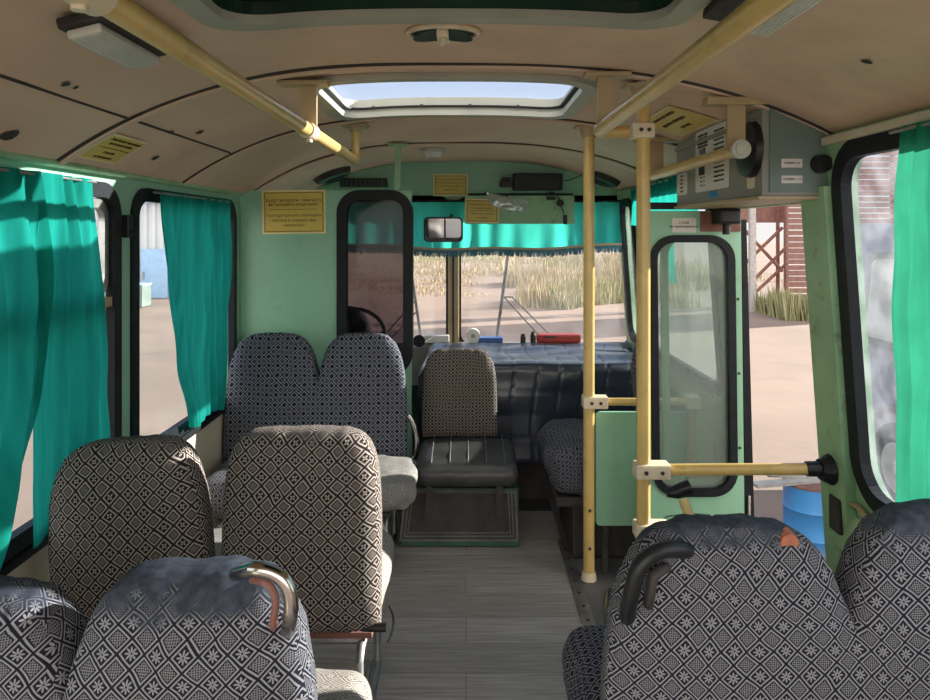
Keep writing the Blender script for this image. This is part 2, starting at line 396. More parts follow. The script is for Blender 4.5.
for (x, ya, yb) in ((-.966, Y0, 2.0), (-.966, 2.06, 2.88)):
    r = B(); z = cz(x); box(r, x-.0022, x+.0022, ya, yb, z-.0055, z+.002)
    struct(obj('trim_%d' % k, r, 'dark')); k += 1
# beige edge trim above the right window, green strip above the left windows
r = B(); box(r, XR-.075, XR-.015, Y0, 2.0, 1.715, 1.738, .004); struct(obj('trim_%d' % k, r, 'beige')); k += 1
r = B(); tube(r, [(XL+.02, Y0, 1.668), (XL+.02, 3.7, 1.668)], .012, 10); struct(obj('trim_%d' % k, r, 'green2')); k += 1
# small torn spots in the ceiling lining
r = B()
for (px, py, d, a, b) in ((66, 100, 1.62, .018, .01), (76, 101, 1.66, .012, .006), (171, 132, 2.28, .015, .01), (200, 142, 2.42, .022, .012), (10, 146, 1.72, .03, .02), (118, 165, 2.2, .02, .01), (156, 171, 2.45, .02, .012), (867, 79, 1.5, .016, .008)):
    x = (px-466)*d/F; vv = []
    for q in range(9):
        an = q*2*PI/9; rr0 = .6+.4*random.random(); xx = x+a*.8*rr0*math.cos(an); vv.append(r.verts.new((xx, d+b*1.6*rr0*math.sin(an), cz(xx)-.0058)))
    r.faces.new(vv)
obj('torn_spots', r, 'dark', [o for o in COL.objects if o.name == 'ceiling'][0])['kind'] = 'stuff'

# hatches
def hatch(name, h, glassmat, tilt, label, clear):
    x0, x1, y0, y1 = h; n = 40
    root = sroot(name, ((x0+x1)/2, (y0+y1)/2, cz((x0+x1)/2)), label, 'roof hatch')
    def mp(z0):
        def f(a, b): return (a, b, cz(a)+z0)
        return f
    def dense(lp):
        out = []
        for i in range(len(lp)):
            a, b = Vector(lp[i]), Vector(lp[(i+1) % len(lp)]); s = max(1, int((b-a).length/.05))
            for q in range(s): c = a.lerp(b, q/s); out.append((c.x, c.y))
        return out
    o = B(); solid_plate(o, dense(rr(x0-.035, x1+.035, y0-.035, y1+.035, .12)), [dense(rr(x0+.012, x1-.012, y0+.012, y1-.012, .09))], mp(-.02), (0, 0, .02)); obj('flange', o, 'hrim', root)
    o = B(); solid_plate(o, dense(rr(x0-.004, x1+.004, y0-.004, y1+.004, .1)), [dense(rr(x0+.006, x1-.006, y0+.006, y1-.006, .09))], mp(-.01), (0, 0, .062)); obj('upstand', o, 'hrim' if clear else 'hatchglass', root)
    o = B(); solid_plate(o, dense(rr(x0+.0065, x1-.0065, y0+.0065, y1-.0065, .09)), [dense(rr(x0+.022, x1-.022, y0+.022, y1-.022, .08))], mp(.012 if clear else .03), (0, 0, .006)); obj('seal', o, 'rubber', root)
    if clear:
        o = B(); solid_plate(o, dense(rr(x0-.02, x1+.02, y0-.02, y1+.02, .1)), [], mp(.053), (0, 0, .006)); obj('pane', o, 'hglass', root)
        o = B()
        for q in range(4):
            xx = x0+.12+q*.19; box(o, xx-.006, xx+.006, y1-.03, y1-.018, cz(xx)+.010, cz(xx)+.020)
        obj('stud', o, 'black', root)
    else:
        o = B(); solid_plate(o, dense(rr(x0+.005, x1-.005, y0+.005, y1-.005, .1)), [], mp(.045), (0, 0, .008)); obj('panel', o, 'hatchglass', root)
        o = B(); ys_ = y1-.09; tube(o, [(x0+.1+i*.05, ys_, cz(x0+.1+i*.05)+.032) for i in range(int((x1-x0-.2)/.05))], .008, 8); obj('crossbar', o, 'black', root)
    return root
hatch('window_1', HATCH[0], 'hglass', 0, 'glazed roof hatch with blue sky beyond grey rim', True)
hatch('window_2', HATCH[1], 'hatchglass', 0, 'closed dark green roof hatch nearest the camera', False)

# ------------------------------------------------------------ side walls
def side(xf, y0, y1, z0, z1, holes, name, m, thick, z_top=None):
    o = B(); mp = lambda a, b: (xf(b), a, b)
    solid_plate(o, [(y0, z0), (y1, z0), (y1, z1), (y0, z1)], holes, mp, (thick, 0, 0))
    return obj(name, o, m)
lx = lambda z: XL
LW = [(.45, 2.40, .64, 1.61), (2.53, 3.62, .64, 1.61), (3.95, 4.65, .64, 1.61)]
RW = [(.45, 1.955, .74, 1.695), (3.0, 4.28, .78, 1.70), (4.38, 4.70, .78, 1.66)]
w = side(lx, Y0, Y1, .60, 1.70, [rr(*h, .09) for h in LW], 'wall_left', 'green', -.05); struct(w)
o = B(); box(o, XL-.05, XL, Y0, Y1, -.05, .60); obj('lower_panel', o, 'beige', w)['label'] = 'beige lower wall panel'
o = B(); box(o, XL, XL+.018, Y0, 3.7, .585, .612, .004); obj('sill_rail', o, 'rubber', w)['label'] = 'black sill rail'
# right wall with the door opening cut out
DO = (2.125, 2.90, -.7, 1.56)
mp = lambda a, b: (rx(b), a, b)
o = B(); solid_plate(o, [(Y0, .66), (DO[0], .66), (DO[0], DO[3]), (DO[1], DO[3]), (DO[1], -.05), (Y1, -.05), (Y1, 1.745), (Y0, 1.745)], [rr(*h, .11) for h in RW], mp, (.05, 0, 0))
w = struct(obj('wall_right', o, 'green2'))
o = B(); solid_plate(o, [(Y0, -.05), (1.955, -.05), (1.955, .66), (Y0, .66)], [], mp, (.05, 0, 0)); obj('lower_panel', o, 'beige', w)['label'] = 'beige lower wall panel'
o = B(); mpp = lambda a, b: (rx(b)-.03, a, b)
solid_plate(o, [(1.985, -.35), (DO[0], -.35), (DO[0], 1.60), (1.985, 1.60)], [], mpp, (.08, 0, 0)); obj('door_post', o, 'green2', w)['label'] = 'chipped green door post'
o = B(); box(o, rx(.68)-.036, rx(.68)-.012, 2.01, 2.07, .60, .70, .004); obj('latch_pocket', o, 'dark', w)
o = B(); tube(o, [(rx(z)-.012, y, z) for y, z in ((1.985, .70), (1.95, .705), (1.8, .66), (1.2, .655))], .008, 8); obj('cable_trunking', o, 'tan', w)

def side_window(name, xf, h, r, m, inward, transom=False, gm='win'):
    y0, y1, z0, z1 = h; mpf = lambda a, b: (xf(b)+inward*.012, a, b)
    root = sroot(name, (xf((z0+z1)/2), (y0+y1)/2, z0))
    o = B(); solid_plate(o, rr(y0-.024, y1+.024, z0-.024, z1+.024, r+.024), [rr(y0+.026, y1-.026, z0+.026, z1-.026, r-.026)], mpf, (-inward*.03, 0, 0)); obj('gasket', o, 'rubber', root)
    o = B(); mg = lambda a, b: (xf(b)-inward*.022, a, b)
    solid_plate(o, rr(y0+.005, y1-.005, z0+.005, z1-.005, r), [], mg, (-inward*.005, 0, 0)); obj('pane', o, gm, root)
    if transom:
        o = B(); zt = 1.235; box(o, XL-.03, XL+.004, y0+.02, y1-.02, zt-.016, zt+.016, .003); obj('transom', o, 'tan', root)
        o = B(); solid_plate(o, rr(y0+.9, y1-.03, zt+.02, z1-.03, .07), [rr(y0+.93, y1-.06, zt+.05, z1-.06, .045)], lambda a, b: (XL-.004, a, b), (-.02, 0, 0)); obj('vent_frame', o, 'alu', root)
    return root
side_window('window_3', lx, LW[0], .09, 'green', 1, True)
side_window('window_4', lx, LW[1], .09, 'green', 1)
side_window('window_5', lx, LW[2], .09, 'green', 1)
side_window('window_6', rx, RW[0], .11, 'green', -1, gm='dirty')
side_window('window_7', rx, RW[1], .09, 'green', -1)
side_window('window_8', rx, RW[2], .09, 'green', -1)
# latch on the pillar between the left windows, window frame corner hardware
o = B(); box(o, XL, XL+.025, 2.445, 2.475, 1.45, 1.53, .004); tube(o, [(XL+.02, 2.46, 1.47), (XL+.05, 2.46, 1.47)], .007); tag(obj('curtain_bracket', o, 'black'), 'small black curtain bracket on the green pillar between left windows', 'bracket')

# ------------------------------------------------------------ floor
fl = sroot('floor', (0, 2, 0))
STEP = [(.56, 1.9), (.56, 2.55), (.575, 2.72), (.61, 2.86), (.69, 2.95), (.80, 2.97), (1.16, 2.97), (1.16, 1.9)]
o = B(); solid_plate(o, [(-1.2, Y0), (.455, Y0), (.455, 3.7), (-1.2, 3.7)], [], lambda a, b: (a, b, 0), (0, 0, -.04)); obj('vinyl_sheet', o, 'floor', fl)
o = B(); solid_plate(o, [(.455, Y0), (1.16, Y0), (1.16, 1.9)]+[(.56, 1.9), (.56, 2.55), (.575, 2.72), (.61, 2.86), (.69, 2.95), (.80, 2.97), (1.16, 2.97)]+[(1.16, Y1), (.455, Y1)], [], lambda a, b: (a, b, -.002), (0, 0, -.04)); obj('floor_sheet', o, 'stone', fl)['label'] = 'plain dark grey floor sheet'
o = B(); box(o, -1.2, .455, 3.7, Y1, -.04, -.002); obj('cab_floor', o, 'dark', fl)
o = B(); solid_plate(o, [(.435, 1.2), (.485, 1.2), (.485, 3.35), (.435, 3.35)], [], lambda a, b: (a, b, 0), (0, 0, .005)); s = obj('joint_strip', o, 'steel', fl); s['label'] = 'riveted metal strip along the floor joint'
o = B()
for i in range(22): disc(o, (.46, 1.25+i*.1, .005), (0, 0, 1), .007, .002, 10)
obj('rivet', o, 'dark', s)['kind'] = 'stuff'
o = B(); solid_plate(o, [(.54, 1.88), (1.16, 1.88), (1.16, 3.0), (.54, 3.0)], [], lambda a, b: (a, b, -.36), (0, 0, -.03)); obj('door_step', o, 'dark', fl)
o = B()
prof = [(.558, 1.9), (.558, 2.55), (.573, 2.72), (.608, 2.86), (.69, 2.955), (.80, 2.975), (1.12, 2.975)]
for i in range(len(prof)-1):
    a, b = prof[i], prof[i+1]; v = [o.verts.new((*a, -.04)), o.verts.new((*b, -.04)), o.verts.new((*b, -.36)), o.verts.new((*a, -.36))]; o.faces.new(v)
obj('step_riser', o, 'dark', fl)
o = B(); pts = [Vector((a, b, .006)) for a, b in prof]; sm = []
for i in range(len(pts)-1):
    for q in range(4): sm.append(pts[i].lerp(pts[i+1], q/4))
tube(o, sm, .013, 10); tube(o, [p+Vector((-.03, 0, -.004)) for p in sm], .008, 8)
obj('step_edging', o, 'alu', fl, smooth=True)['label'] = 'curved metal edging around the door step'
o = B()
for x in (-.335, -.315, -.298): tube(o, [(x, .8, .004), (x-.01, 2.4, .004)], .006, 8)
box(o, -.35, -.285, .8, 2.4, 0, .003); obj('seat_track', o, 'alu', fl)['label'] = 'ribbed aluminium strip under the left seats'

# ------------------------------------------------------------ front wall
o = B(); zt = 1.66
arch = [(XC-HW+2*HW*i/40, cz(XC-HW+2*HW*i/40)-.0) for i in range(41)]
solid_plate(o, [(XL, zt), (XR+.05, zt), (XR+.05, 1.745)]+arch[::-1]+[(XL, 1.68)], [], lambda a, b: (a, 4.80, b), (0, .04, 0))
wf = struct(obj('wall_front', o, 'green'))
o = B(); box(o, XL-.04, XR+.1, 4.80, 4.84, -.05, .70); obj('lower_front', o, 'dkgreen', wf)
# windshield in two halves
for (nm, xa, xb) in (('window_9', -1.16, -.125), ('window_10', -.045, 1.13)):
    root = sroot(nm, ((xa+xb)/2, 4.8, .7))
    o = B(); mpf = lambda a, b: (a, 4.80, b)
    solid_plate(o, rr(xa-.03, xb+.03, .66, 1.72, .1), [rr(xa+.012, xb-.012, .70, 1.68, .07)], mpf, (0, .03, 0)); obj('gasket', o, 'rubber', root)
    o = B(); solid_plate(o, rr(xa, xb, .69, 1.69, .07), [], lambda a, b: (a, 4.815, b), (0, .006, 0)); obj('pane', o, 'shield', root)
o = B(); box(o, -.122, -.048, 4.755, 4.86, .66, 1.70, .008); t = struct(obj('trim_%d' % k, o, 'tan')); k += 1
o = B(); box(o, -.094, -.080, 4.745, 4.756, .70, 1.66, .002); obj('cover_strip', o, 'dark', t)
for (xa, xt, yy) in ((1.17, 1.10, 4.74), (-1.19, -1.16, 4.74)):
    o = B(); v = []
    for z, x in ((.6, xa), (1.76 if xa > 0 else 1.68, xt)):
        v.append([o.verts.new((x+dx, yy+dy, z)) for dx, dy in ((-.045, -.02), (.03, -.02), (.03, .1), (-.045, .1))])
    for i in range(4): o.faces.new((v[0][i], v[0][(i+1) % 4], v[1][(i+1) % 4], v[1][i]))
    o.faces.new(v[0]); o.faces.new(v[1]); struct(obj('trim_%d' % k, o, 'dark')); k += 1

# pelmet curtain
def pelmet():
    root = thing('windshield_pelmet', 'bright turquoise pelmet curtain with blue fringe across the windshield top', 'curtain', (0, 4.70, 1.65))
    o = B(); n, m = 150, 10; g = []
    def zb(x): return 1.345+.045*abs((x-.12)/1.1)**2+.006*math.sin(x*9)
    for i in range(n+1):
        x = -1.12+2.2*i/n; row = []
        for j in range(m+1):
            t = j/m; z = 1.675*(1-t)+zb(x)*t
            y = 4.70-.012*math.sin(x*42+1.5*math.sin(x*7))*(.4+.6*t)-.008*nz(x, z, 0, 9)
            row.append(o.verts.new((x, y, z)))
        g.append(row)
    for i in range(n):
        for j in range(m): o.faces.new((g[i][j], g[i+1][j], g[i+1][j+1], g[i][j+1]))
    obj('cloth', o, 'pelmet', root, smooth=True)
    o = B()
    for i in range(n):
        x = -1.12+2.2*i/n; x2 = -1.12+2.2*(i+1)/n
        v = [o.verts.new((x, 4.683, zb(x)+.02)), o.verts.new((x2, 4.683, zb(x2)+.02)), o.verts.new((x2, 4.683, zb(x2)+.005)), o.verts.new((x, 4.683, zb(x)+.005))]; o.faces.new(v)
    obj('braid', o, 'tan', root)
    o = B()
    for i in range(300):
        x = -1.12+2.2*i/300; z = zb(x)+.006; h = .04+.012*random.random()
        v = [o.verts.new((x, 4.687, z)), o.verts.new((x+.0085, 4.687, z)), o.verts.new((x+.007+random.uniform(-.003, .003), 4.687, z-h)), o.verts.new((x+.001, 4.689, z-h))]; o.faces.new(v)
    f = obj('fringe', o, 'fringe', root); f['kind'] = 'stuff'; f['label'] = 'blue tassel fringe'
    o = B(); tube(o, [(-1.12, 4.70, 1.677), (1.08, 4.70, 1.677)], .008, 8); obj('rod', o, 'black', root)
pelmet()

# ------------------------------------------------------------ side curtains
def curtain(label, x, top, bot, zt, zb, folds, amp, m='curtain', mid=None, sgn=1, seed=0, thick=.0):
    root = thing('window_curtain', label, 'curtain', (x, (top[0]+top[1])/2, zb), 'turquoise curtains on the side windows')
    o = B(); n, mm = folds*10, 44; g = []
    for i in range(n+1):
        s = i/n; row = []
        for j in range(mm+1):
            t = j/mm
            if mid:
                a = [(1-t)**2*top[q]+2*t*(1-t)*mid[q]+t*t*bot[q] for q in (0, 1)]
            else: a = [top[q]*(1-t)+bot[q]*t for q in (0, 1)]
            ph = 2*PI*folds*s+.9*math.sin(3*t+seed)+.7*math.sin(5*s+seed)
            y = a[0]+(a[1]-a[0])*s
            am = amp*(.55+.45*math.sin(7*s+seed))*(.5+.7*t)
            z = zt+(zb-zt)*t+.012*math.sin(9*s+seed)*t
            xx = (x if not callable(x) else x(z))+sgn*(am*math.sin(ph)+.012*nz(y, z, seed, 5)+.010*nz(y*6, z*1.2, seed, 2))
            row.append(o.verts.new((xx, y, z)))
        g.append(row)
    for i in range(n):
        for j in range(mm): o.faces.new((g[i][j], g[i+1][j], g[i+1][j+1], g[i][j+1]))
    obj('cloth', o, m, root, smooth=True)
    o = B(); x0 = x; tube(o, [(x0, top[0]-.02, zt-.008), (x0, top[1]+.02, zt-.008)], .004, 8); obj('curtain_wire', o, 'steel', root)
    return root
curtain('left window curtain cut off by the left edge of the picture', -1.145, (.75, 1.87), (1.1, 1.70), 1.632, .64, 9, .024, seed=1, mid=(.9, 2.05))
curtain('narrow left window curtain beside the first green pillar, second from the camera', -1.15, (1.88, 2.16), (1.86, 2.24), 1.632, .64, 4, .022, seed=4, mid=(1.9, 2.30))
curtain('left window curtain hanging right beside the green partition wall', -1.155, (2.62, 3.42), (2.92, 3.32), 1.625, .645, 8, .02, seed=2, mid=(2.72, 3.5))
curtain('light green window curtain on the right window, at the right picture edge', 1.0, (1.36, 1.635), (1.36, 1.64), 1.712, .70, 4, .016, m='curtain2', seed=3)
curtain('short bunched curtain at the top of the window beyond the folded door', 1.0, (3.02, 4.25), (3.02, 4.25), 1.735, 1.50, 11, .014, seed=5)
curtain('tied narrow curtain seen through the scuffed door glass', 1.02, (3.42, 3.66), (3.44, 3.52), 1.50, 1.22, 3, .012, seed=6, mid=(3.46, 3.6))

# ------------------------------------------------------------ partition
PX0, PX1, PY = -1.195, -.285, 3.72
root = thing('driver_partition', 'green painted partition wall behind the driver with a dark framed window', 'partition', ((PX0+PX1)/2, PY, 0))
wz = (-.665, -.295, .715, 1.665)
gz = (P(337, 0, PY).x+.02, P(413, 0, PY).x-.02)
H = (gz[0], gz[1], P(0, 375, PY).z+.02, P(0, 190, PY).z-.02)
o = B(); out = [(PX0, 0), (H[1]+.012, 0), (H[1]+.012, 1.69), (PX0+.05, 1.69), (PX0, 1.66)]
solid_plate(o, out, [rr(H[0], H[1]-.005, H[2], H[3], .09)], lambda a, b: (a, PY, b), (0, .035, 0)); obj('panel', o, 'green', root)
o = B(); solid_plate(o, rr(H[0]-.02, H[1]+.02, H[2]-.02, H[3]+.02, .12), [rr(H[0]+.032, H[1]-.032, H[2]+.032, H[3]-.032, .07)], lambda a, b: (a, PY-.014, b), (0, .06, 0)); obj('gasket', o, 'rubber', root)
o = B(); solid_plate(o, rr(H[0], H[1], H[2], H[3], .09), [], lambda a, b: (a, PY+.015, b), (0, .005, 0)); obj('pane', o, 'tint', root)['label'] = 'tinted reflective glass pane'
# ceiling post on the free edge of the partition
o = B(); box(o, -.378, -.346, 3.715, 3.75, 1.692, cz(-.36)-.012, .002); box(o, -.41, -.31, 3.69, 3.77, cz(-.36)-.02, cz(-.36)-.0125); tag(obj('ceiling_post', o, 'green2'), 'thin chipped green post from the partition top up to the ceiling', 'post')

def sign(name, label, w, h, M, lines, parent=None, sizes=.02, tilt=0):
    root = thing(name, label, 'sign', M.translation)
    o = B(); box(o, -w/2, w/2, -h/2, h/2, 0, .003); o.transform(M); obj('backing', o, 'signpale', root)
    o = B(); box(o, -w/2+.008, w/2-.008, -h/2+.008, h/2-.008, .0025, .0038); o.transform(M); obj('face', o, 'sign', root)
    o = B(); solid_plate(o, [(-w/2+.012, -h/2+.012), (w/2-.012, -h/2+.012), (w/2-.012, h/2-.012), (-w/2+.012, h/2-.012)], [[(-w/2+.0155, -h/2+.0155), (w/2-.0155, -h/2+.0155), (w/2-.0155, h/2-.0155), (-w/2+.0155, h/2-.0155)]], lambda a, b: (a, b, .0036), (0, 0, .0008)); o.transform(M); obj('border', o, 'signink', root)
    for (s, y, sz) in lines:
        if s == '-':
            o = B(); box(o, -w*.38, w*.38, y-.0012, y+.0012, .0036, .0046); o.transform(M); obj('rule', o, 'signink', root)
        else: text(s, sz, M @ Matrix.Translation((0, y, .0044)), 'signink', root)
    return root
c = P(294, 212, PY-.004)
sign('notice_sign', 'yellow notice sign at the top of the green partition wall', .335, .232, basis(c, (1, 0, .015), (0, 0, 1)),
     [('Будут вопросы, чем могу', .062, .024), ('не мешайте водителю!', .040, .024), ('-', .014, 0), ('Господа просьба соблюдать', -.018, .021), ('чистоту и порядок при', -.044, .021), ('перевозке!', -.070, .021)])
c = P(450.5, 185, 4.785)
sign('notice_sign', 'small yellow notice sign on the green panel above the windshield', .235, .15, basis(c, (1, 0, 0), (0, 0, 1)),
     [('Господа пассажиры!', .038, .019), ('Просьба передавать плату', .015, .016), ('за проезд без задержки', -.008, .016), ('водителю', -.032, .019)])
# ceiling notices
def ceil_sign(label, x0, x1, y0, y1, lines, m1='sign', rot=0):
    xm = (x0+x1)/2; dz = (cz(x1)-cz(x0))/(x1-x0)
    # tile follows the ceiling curve
    root = thing('ceiling_notice', label, 'sign', (xm, (y0+y1)/2, cz(xm)-.01))
    for (nm, ins, off, mm) in (('backing', 0, .0045, 'signpale'), ('face', .008, .006, m1)):
        o = B(); xa, xb = x0+ins, x1-ins; ya, yb = y0+ins, y1-ins; pr = None
        for i in range(15):
            x = xa+(xb-xa)*i/14; q = [o.verts.new((x, ya, cz(x)-off)), o.verts.new((x, yb, cz(x)-off)), o.verts.new((x, yb, cz(x)-off-.0016)), o.verts.new((x, ya, cz(x)-off-.0016))]
            if pr:
                for a in range(4): o.faces.new((pr[a], pr[(a+1) % 4], q[(a+1) % 4], q[a]))
            else: o.faces.new(q)
            pr = q
        o.faces.new(pr[::-1]); obj(nm, o, mm, root)
    for (s, x, sz) in lines:
        e = .01; tang = Vector((e, 0, cz(x+e)-cz(x))).normalized()
        dirx = Vector((0, 1, 0)) if xm < 0 else Vector((0, -1, 0))
        up = tang if xm < 0 else -tang
        dirx = Vector((0, 1, 0)) if xm < 0 else Vector((0, -1, 0))
        Mx = basis((x, (y0+y1)/2, cz(x)-.0088), dirx, up)
        if Mx.col[2][2] > 0: Mx = basis((x, (y0+y1)/2, cz(x)-.0088), -dirx, up)
        if s == '-':
            o = B(); box(o, -(y1-y0)*.4, (y1-y0)*.4, -.001, .001, 0, .0008); o.transform(Mx); obj('rule', o, 'signink', root)
        else: text(s, sz, Mx, 'signink', root)
ceil_sign('yellow notice sheet on the curved ceiling above the left windows', -1.142, -1.03, 2.06, 2.275, [('Уважаемые пассажиры', -1.047, .0155), ('просьба не сорить', -1.064, .0155), ('-', -1.084, 0), ('Спасибо', -1.102, .0155), ('за понимание', -1.122, .0155)])
ceil_sign('faded yellow notice sheet on the right ceiling beside the grey metal box', .67, .835, 2.33, 2.72, [('Уважаемые пассажиры', .70, .026), ('просьба соблюдать', .745, .026), ('чистоту', .79, .026)])

# ------------------------------------------------------------ above the windshield
VZ = (P(465, 0, 4.72).x, P(573, 0, 4.72).x, P(0, 224, 4.72).z, P(0, 196, 4.72).z)
root = thing('sun_visor', 'long green sun visor board folded down over the windshield curtain', 'sun visor', (.35, 4.66, 1.5))
o = B(); box(o, VZ[0], VZ[1], 4.655, 4.668, VZ[2], VZ[3], .004); obj('board', o, 'green2', root)
o = B(); tube(o, [(VZ[0]+.02, 4.66, VZ[3]+.008), (VZ[1]-.01, 4.66, VZ[3]+.008)], .007, 8); obj('hinge_rod', o, 'black', root)
for x in (VZ[0]+.15, VZ[1]-.15):
    o = B(); box(o, x-.02, x+.02, 4.66, 4.80, VZ[3]+.012, VZ[3]+.024, .003); obj('bracket', o, 'black', root)
sign('notice_sign', 'brownish yellow notice sign stuck on the left end of the sun visor', .225, .16, basis(P(482, 211, 4.655), (1, 0, -.02), (0, 0, 1)),
     [('Остановки только', .042, .019), ('по требованию', .018, .019), ('-', .002, 0), ('Говорите громко', -.018, .019), ('и заранее', -.044, .019)])
o = B(); box(o, P(513, 0, 4.7).x, P(563, 0, 4.7).x, 4.70, 4.795, P(0, 190, 4.7).z, P(0, 173, 4.7).z, .012); root = tag(obj('loudspeaker', o, 'black'), 'flat black rectangular loudspeaker on the green panel right of the small notice', 'speaker')
o = B(); 
for i in range(7): zz = P(0, 188-i*2.2, 4.7).z; box(o, P(517, 0, 4.7).x, P(559, 0, 4.7).x, 4.694, 4.6995, zz-.004, zz+.003)
obj('grille', o, 'dark', root)
o = B(); tube(o, arcpts(P(563, 181, 4.78), P(575, 180, 4.78), P(590, 170, 4.78), 10), .0035, 6); tag(obj('speaker_wire', o, 'black'), 'thin black wire running from the flat loudspeaker to the right', 'wire')
o = B(); solid_plate(o, [(P(340, 0, 4.78).x, P(0, 187, 4.78).z), (P(388, 0, 4.78).x, P(0, 187, 4.78).z), (P(387, 0, 4.78).x, P(0, 178, 4.78).z), (P(340, 0, 4.78).x, P(0, 178, 4.78).z)], [], lambda a, b: (a, 4.775, b), (0, .024, 0)); root = tag(obj('air_grille', o, 'dark'), 'dark narrow grille on the front panel above the partition window', 'grille')
o = B()
for i in range(10): xx = P(343+i*4.4, 0, 4.78).x; box(o, xx-.004, xx+.004, 4.768, 4.7745, P(0, 186, 4.78).z, P(0, 179, 4.78).z)
obj('slats', o, 'dkgreen', root)
# dash camera
root = thing('dash_camera', 'small black dash camera hanging beside the crumpled mirror', 'camera', P(506, 196, 4.64))
o = B(); a = P(506, 184, 4.64); box(o, a.x-.045, a.x+.045, 4.60, 4.65, a.z-.022, a.z+.022, .008); obj('body', o, 'black', root)
o = B(); box(o, a.x-.03, a.x+.035, 4.64, 4.79, a.z+.02, a.z+.045, .005); obj('mount', o, 'black', root)
o = B(); disc(o, (a.x-.01, 4.598, a.z), (0, 1, 0), .014, .006); obj('lens', o, 'dark', root)
# crumpled foil mirror
root = thing('interior_mirror', 'wide tilted rear view mirror in a crumpled reflective sleeve below the dash camera', 'mirror', P(507, 203, 4.58))
o = B(); n, m2 = 28, 10; g = []
A, Bq, Cq = P(486, 192, 4.56), P(528, 199, 4.56), P(489, 207, 4.54)
for i in range(n+1):
    row = []
    for j in range(m2+1):
        s, t = i/n, j/m2
        top = A.lerp(P(528, 201, 4.56), s); bt = P(491, 206, 4.53).lerp(P(525, 213, 4.53), s)
        p = top.lerp(bt, t); p.y += -.02*math.sin(PI*s)*math.sin(PI*t)-.012*nz(p.x, p.z, 0, 28); row.append(o.verts.new(p))
    g.append(row)
for i in range(n):
    for j in range(m2): o.faces.new((g[i][j], g[i+1][j], g[i+1][j+1], g[i][j+1]))
q = bmesh.ops.solidify(o, geom=o.faces, thickness=.016); obj('sleeve', o, 'foil', root, smooth=True)
o = B(); tube(o, [P(507, 199, 4.58), P(507, 196, 4.66)], .008, 8); obj('stem', o, 'black', root)
# hanging trinket
root = thing('key_chain', 'dark key chain dangling in front of the green sun visor', 'ornament', P(563, 214, 4.62))
o = B(); tube(o, [P(558, 196, 4.63), P(561, 205, 4.63), P(564, 214, 4.63)], .004, 6); obj('chain', o, 'dark', root)
o = B(); disc(o, P(560, 203, 4.635), (0, -1, 0), .024, .02, 16); obj('medallion', o, 'black', root)
o = B(); a = P(565, 219, 4.63); box(o, a.x-.012, a.x+.014, 4.62, 4.635, a.z-.035, a.z+.028, .005); obj('tag', o, 'black', root)
o = B(); a = P(551, 198, 4.64); box(o, a.x-.03, a.x+.03, 4.63, 4.65, a.z-.012, a.z+.010, .004); tag(obj('visor_clip', o, 'black'), 'small black clip on the upper edge of the sun visor', 'clip')
# square double mirror
root = thing('square_mirror', 'small black framed mirror split in two in front of the centre post', 'mirror', P(443, 242, 4.5))
x0, x1, z0, z1 = P(424, 0, 4.5).x, P(463, 0, 4.5).x, P(0, 242, 4.5).z, P(0, 217, 4.5).z
o = B(); solid_plate(o, rr(x0, x1, z0, z1, .03), [], lambda a, b: (a, 4.501, b), (0, .03, 0)); solid_plate(o, rr(x0, x1, z0, z1, .03), [rr(x0+.011, x1-.011, z0+.011, z1-.011, .022)], lambda a, b: (a, 4.501, b), (0, -.045, 0)); obj('housing', o, 'black', root)
o = B(); solid_plate(o, rr(x0+.012, x1-.012, z0+.012, z1-.012, .02), [], lambda a, b: (a, 4.497-.22*(b-z0), b), (0, .003, 0)); obj('mirror_glass', o, 'mirror', root)
o = B(); xm = (x0+x1)/2+.01; box(o, xm-.005, xm+.005, 4.455, 4.499, z0+.01, z1-.01); obj('divider', o, 'black', root)
o = B(); tube(o, [(x0+.13, 4.53, z1-.04), (-.085, 4.74, z1+.03)], .008, 8); obj('stem', o, 'black', root)
# round ceiling fittings
def round_speaker(label, px, py, d, rad):
    x = (px-466)*d/F; z = cz(x)-.006; e = .01; nn = Vector((-(cz(x+e)-cz(x-e))/(2*e), 0, 1)).normalized()
    root = thing('ceiling_speaker', label, 'speaker', (x, d, z-.03), 'round speakers on the front ceiling')
    o = B(); disc(o, Vector((x, d, z)), -nn, rad, .03, 32, rad*.9); obj('housing', o, 'dark', root, smooth=True)
    o = B(); disc(o, Vector((x, d, z))-nn*.031, -nn, rad*.78, .012, 32, rad*.5); obj('cone', o, 'dkgreen', root, smooth=True)
    o = B()
    for q in range(3):
        rr_ = rad*(.3+.2*q); tx = Vector((nn.z, 0, -nn.x)); cc = Vector((x, d, z))-nn*.046
        tube(o, [cc+tx*rr_*math.cos(a*PI/10)+Vector((0, 1, 0))*rr_*math.sin(a*PI/10) for a in range(20)], .0022, 5, closed=True)
    obj('grille', o, 'black', root)
round_speaker('round dark green ceiling speaker above the partition on the left', 332, 171, 4.45, .125)
round_speaker('round dark green ceiling speaker behind the yellow pole on the right', 603, 170, 4.5, .12)
x, d = (433-466)*4.05/F, 4.05
root = thing('ceiling_lamp', 'small round white ceiling lamp in front of the windshield panel', 'lamp', (x, d, cz(x)-.05))
o = B(); disc(o, (x, d, cz(x)-.005), (0, 0, -1), .068, .02, 32); obj('base', o, 'greyrim', root, smooth=True)
o = B(); disc(o, (x, d, cz(x)-.026), (0, 0, -1), .058, .028, 32, .045); obj('lens', o, 'lens', root, smooth=True)
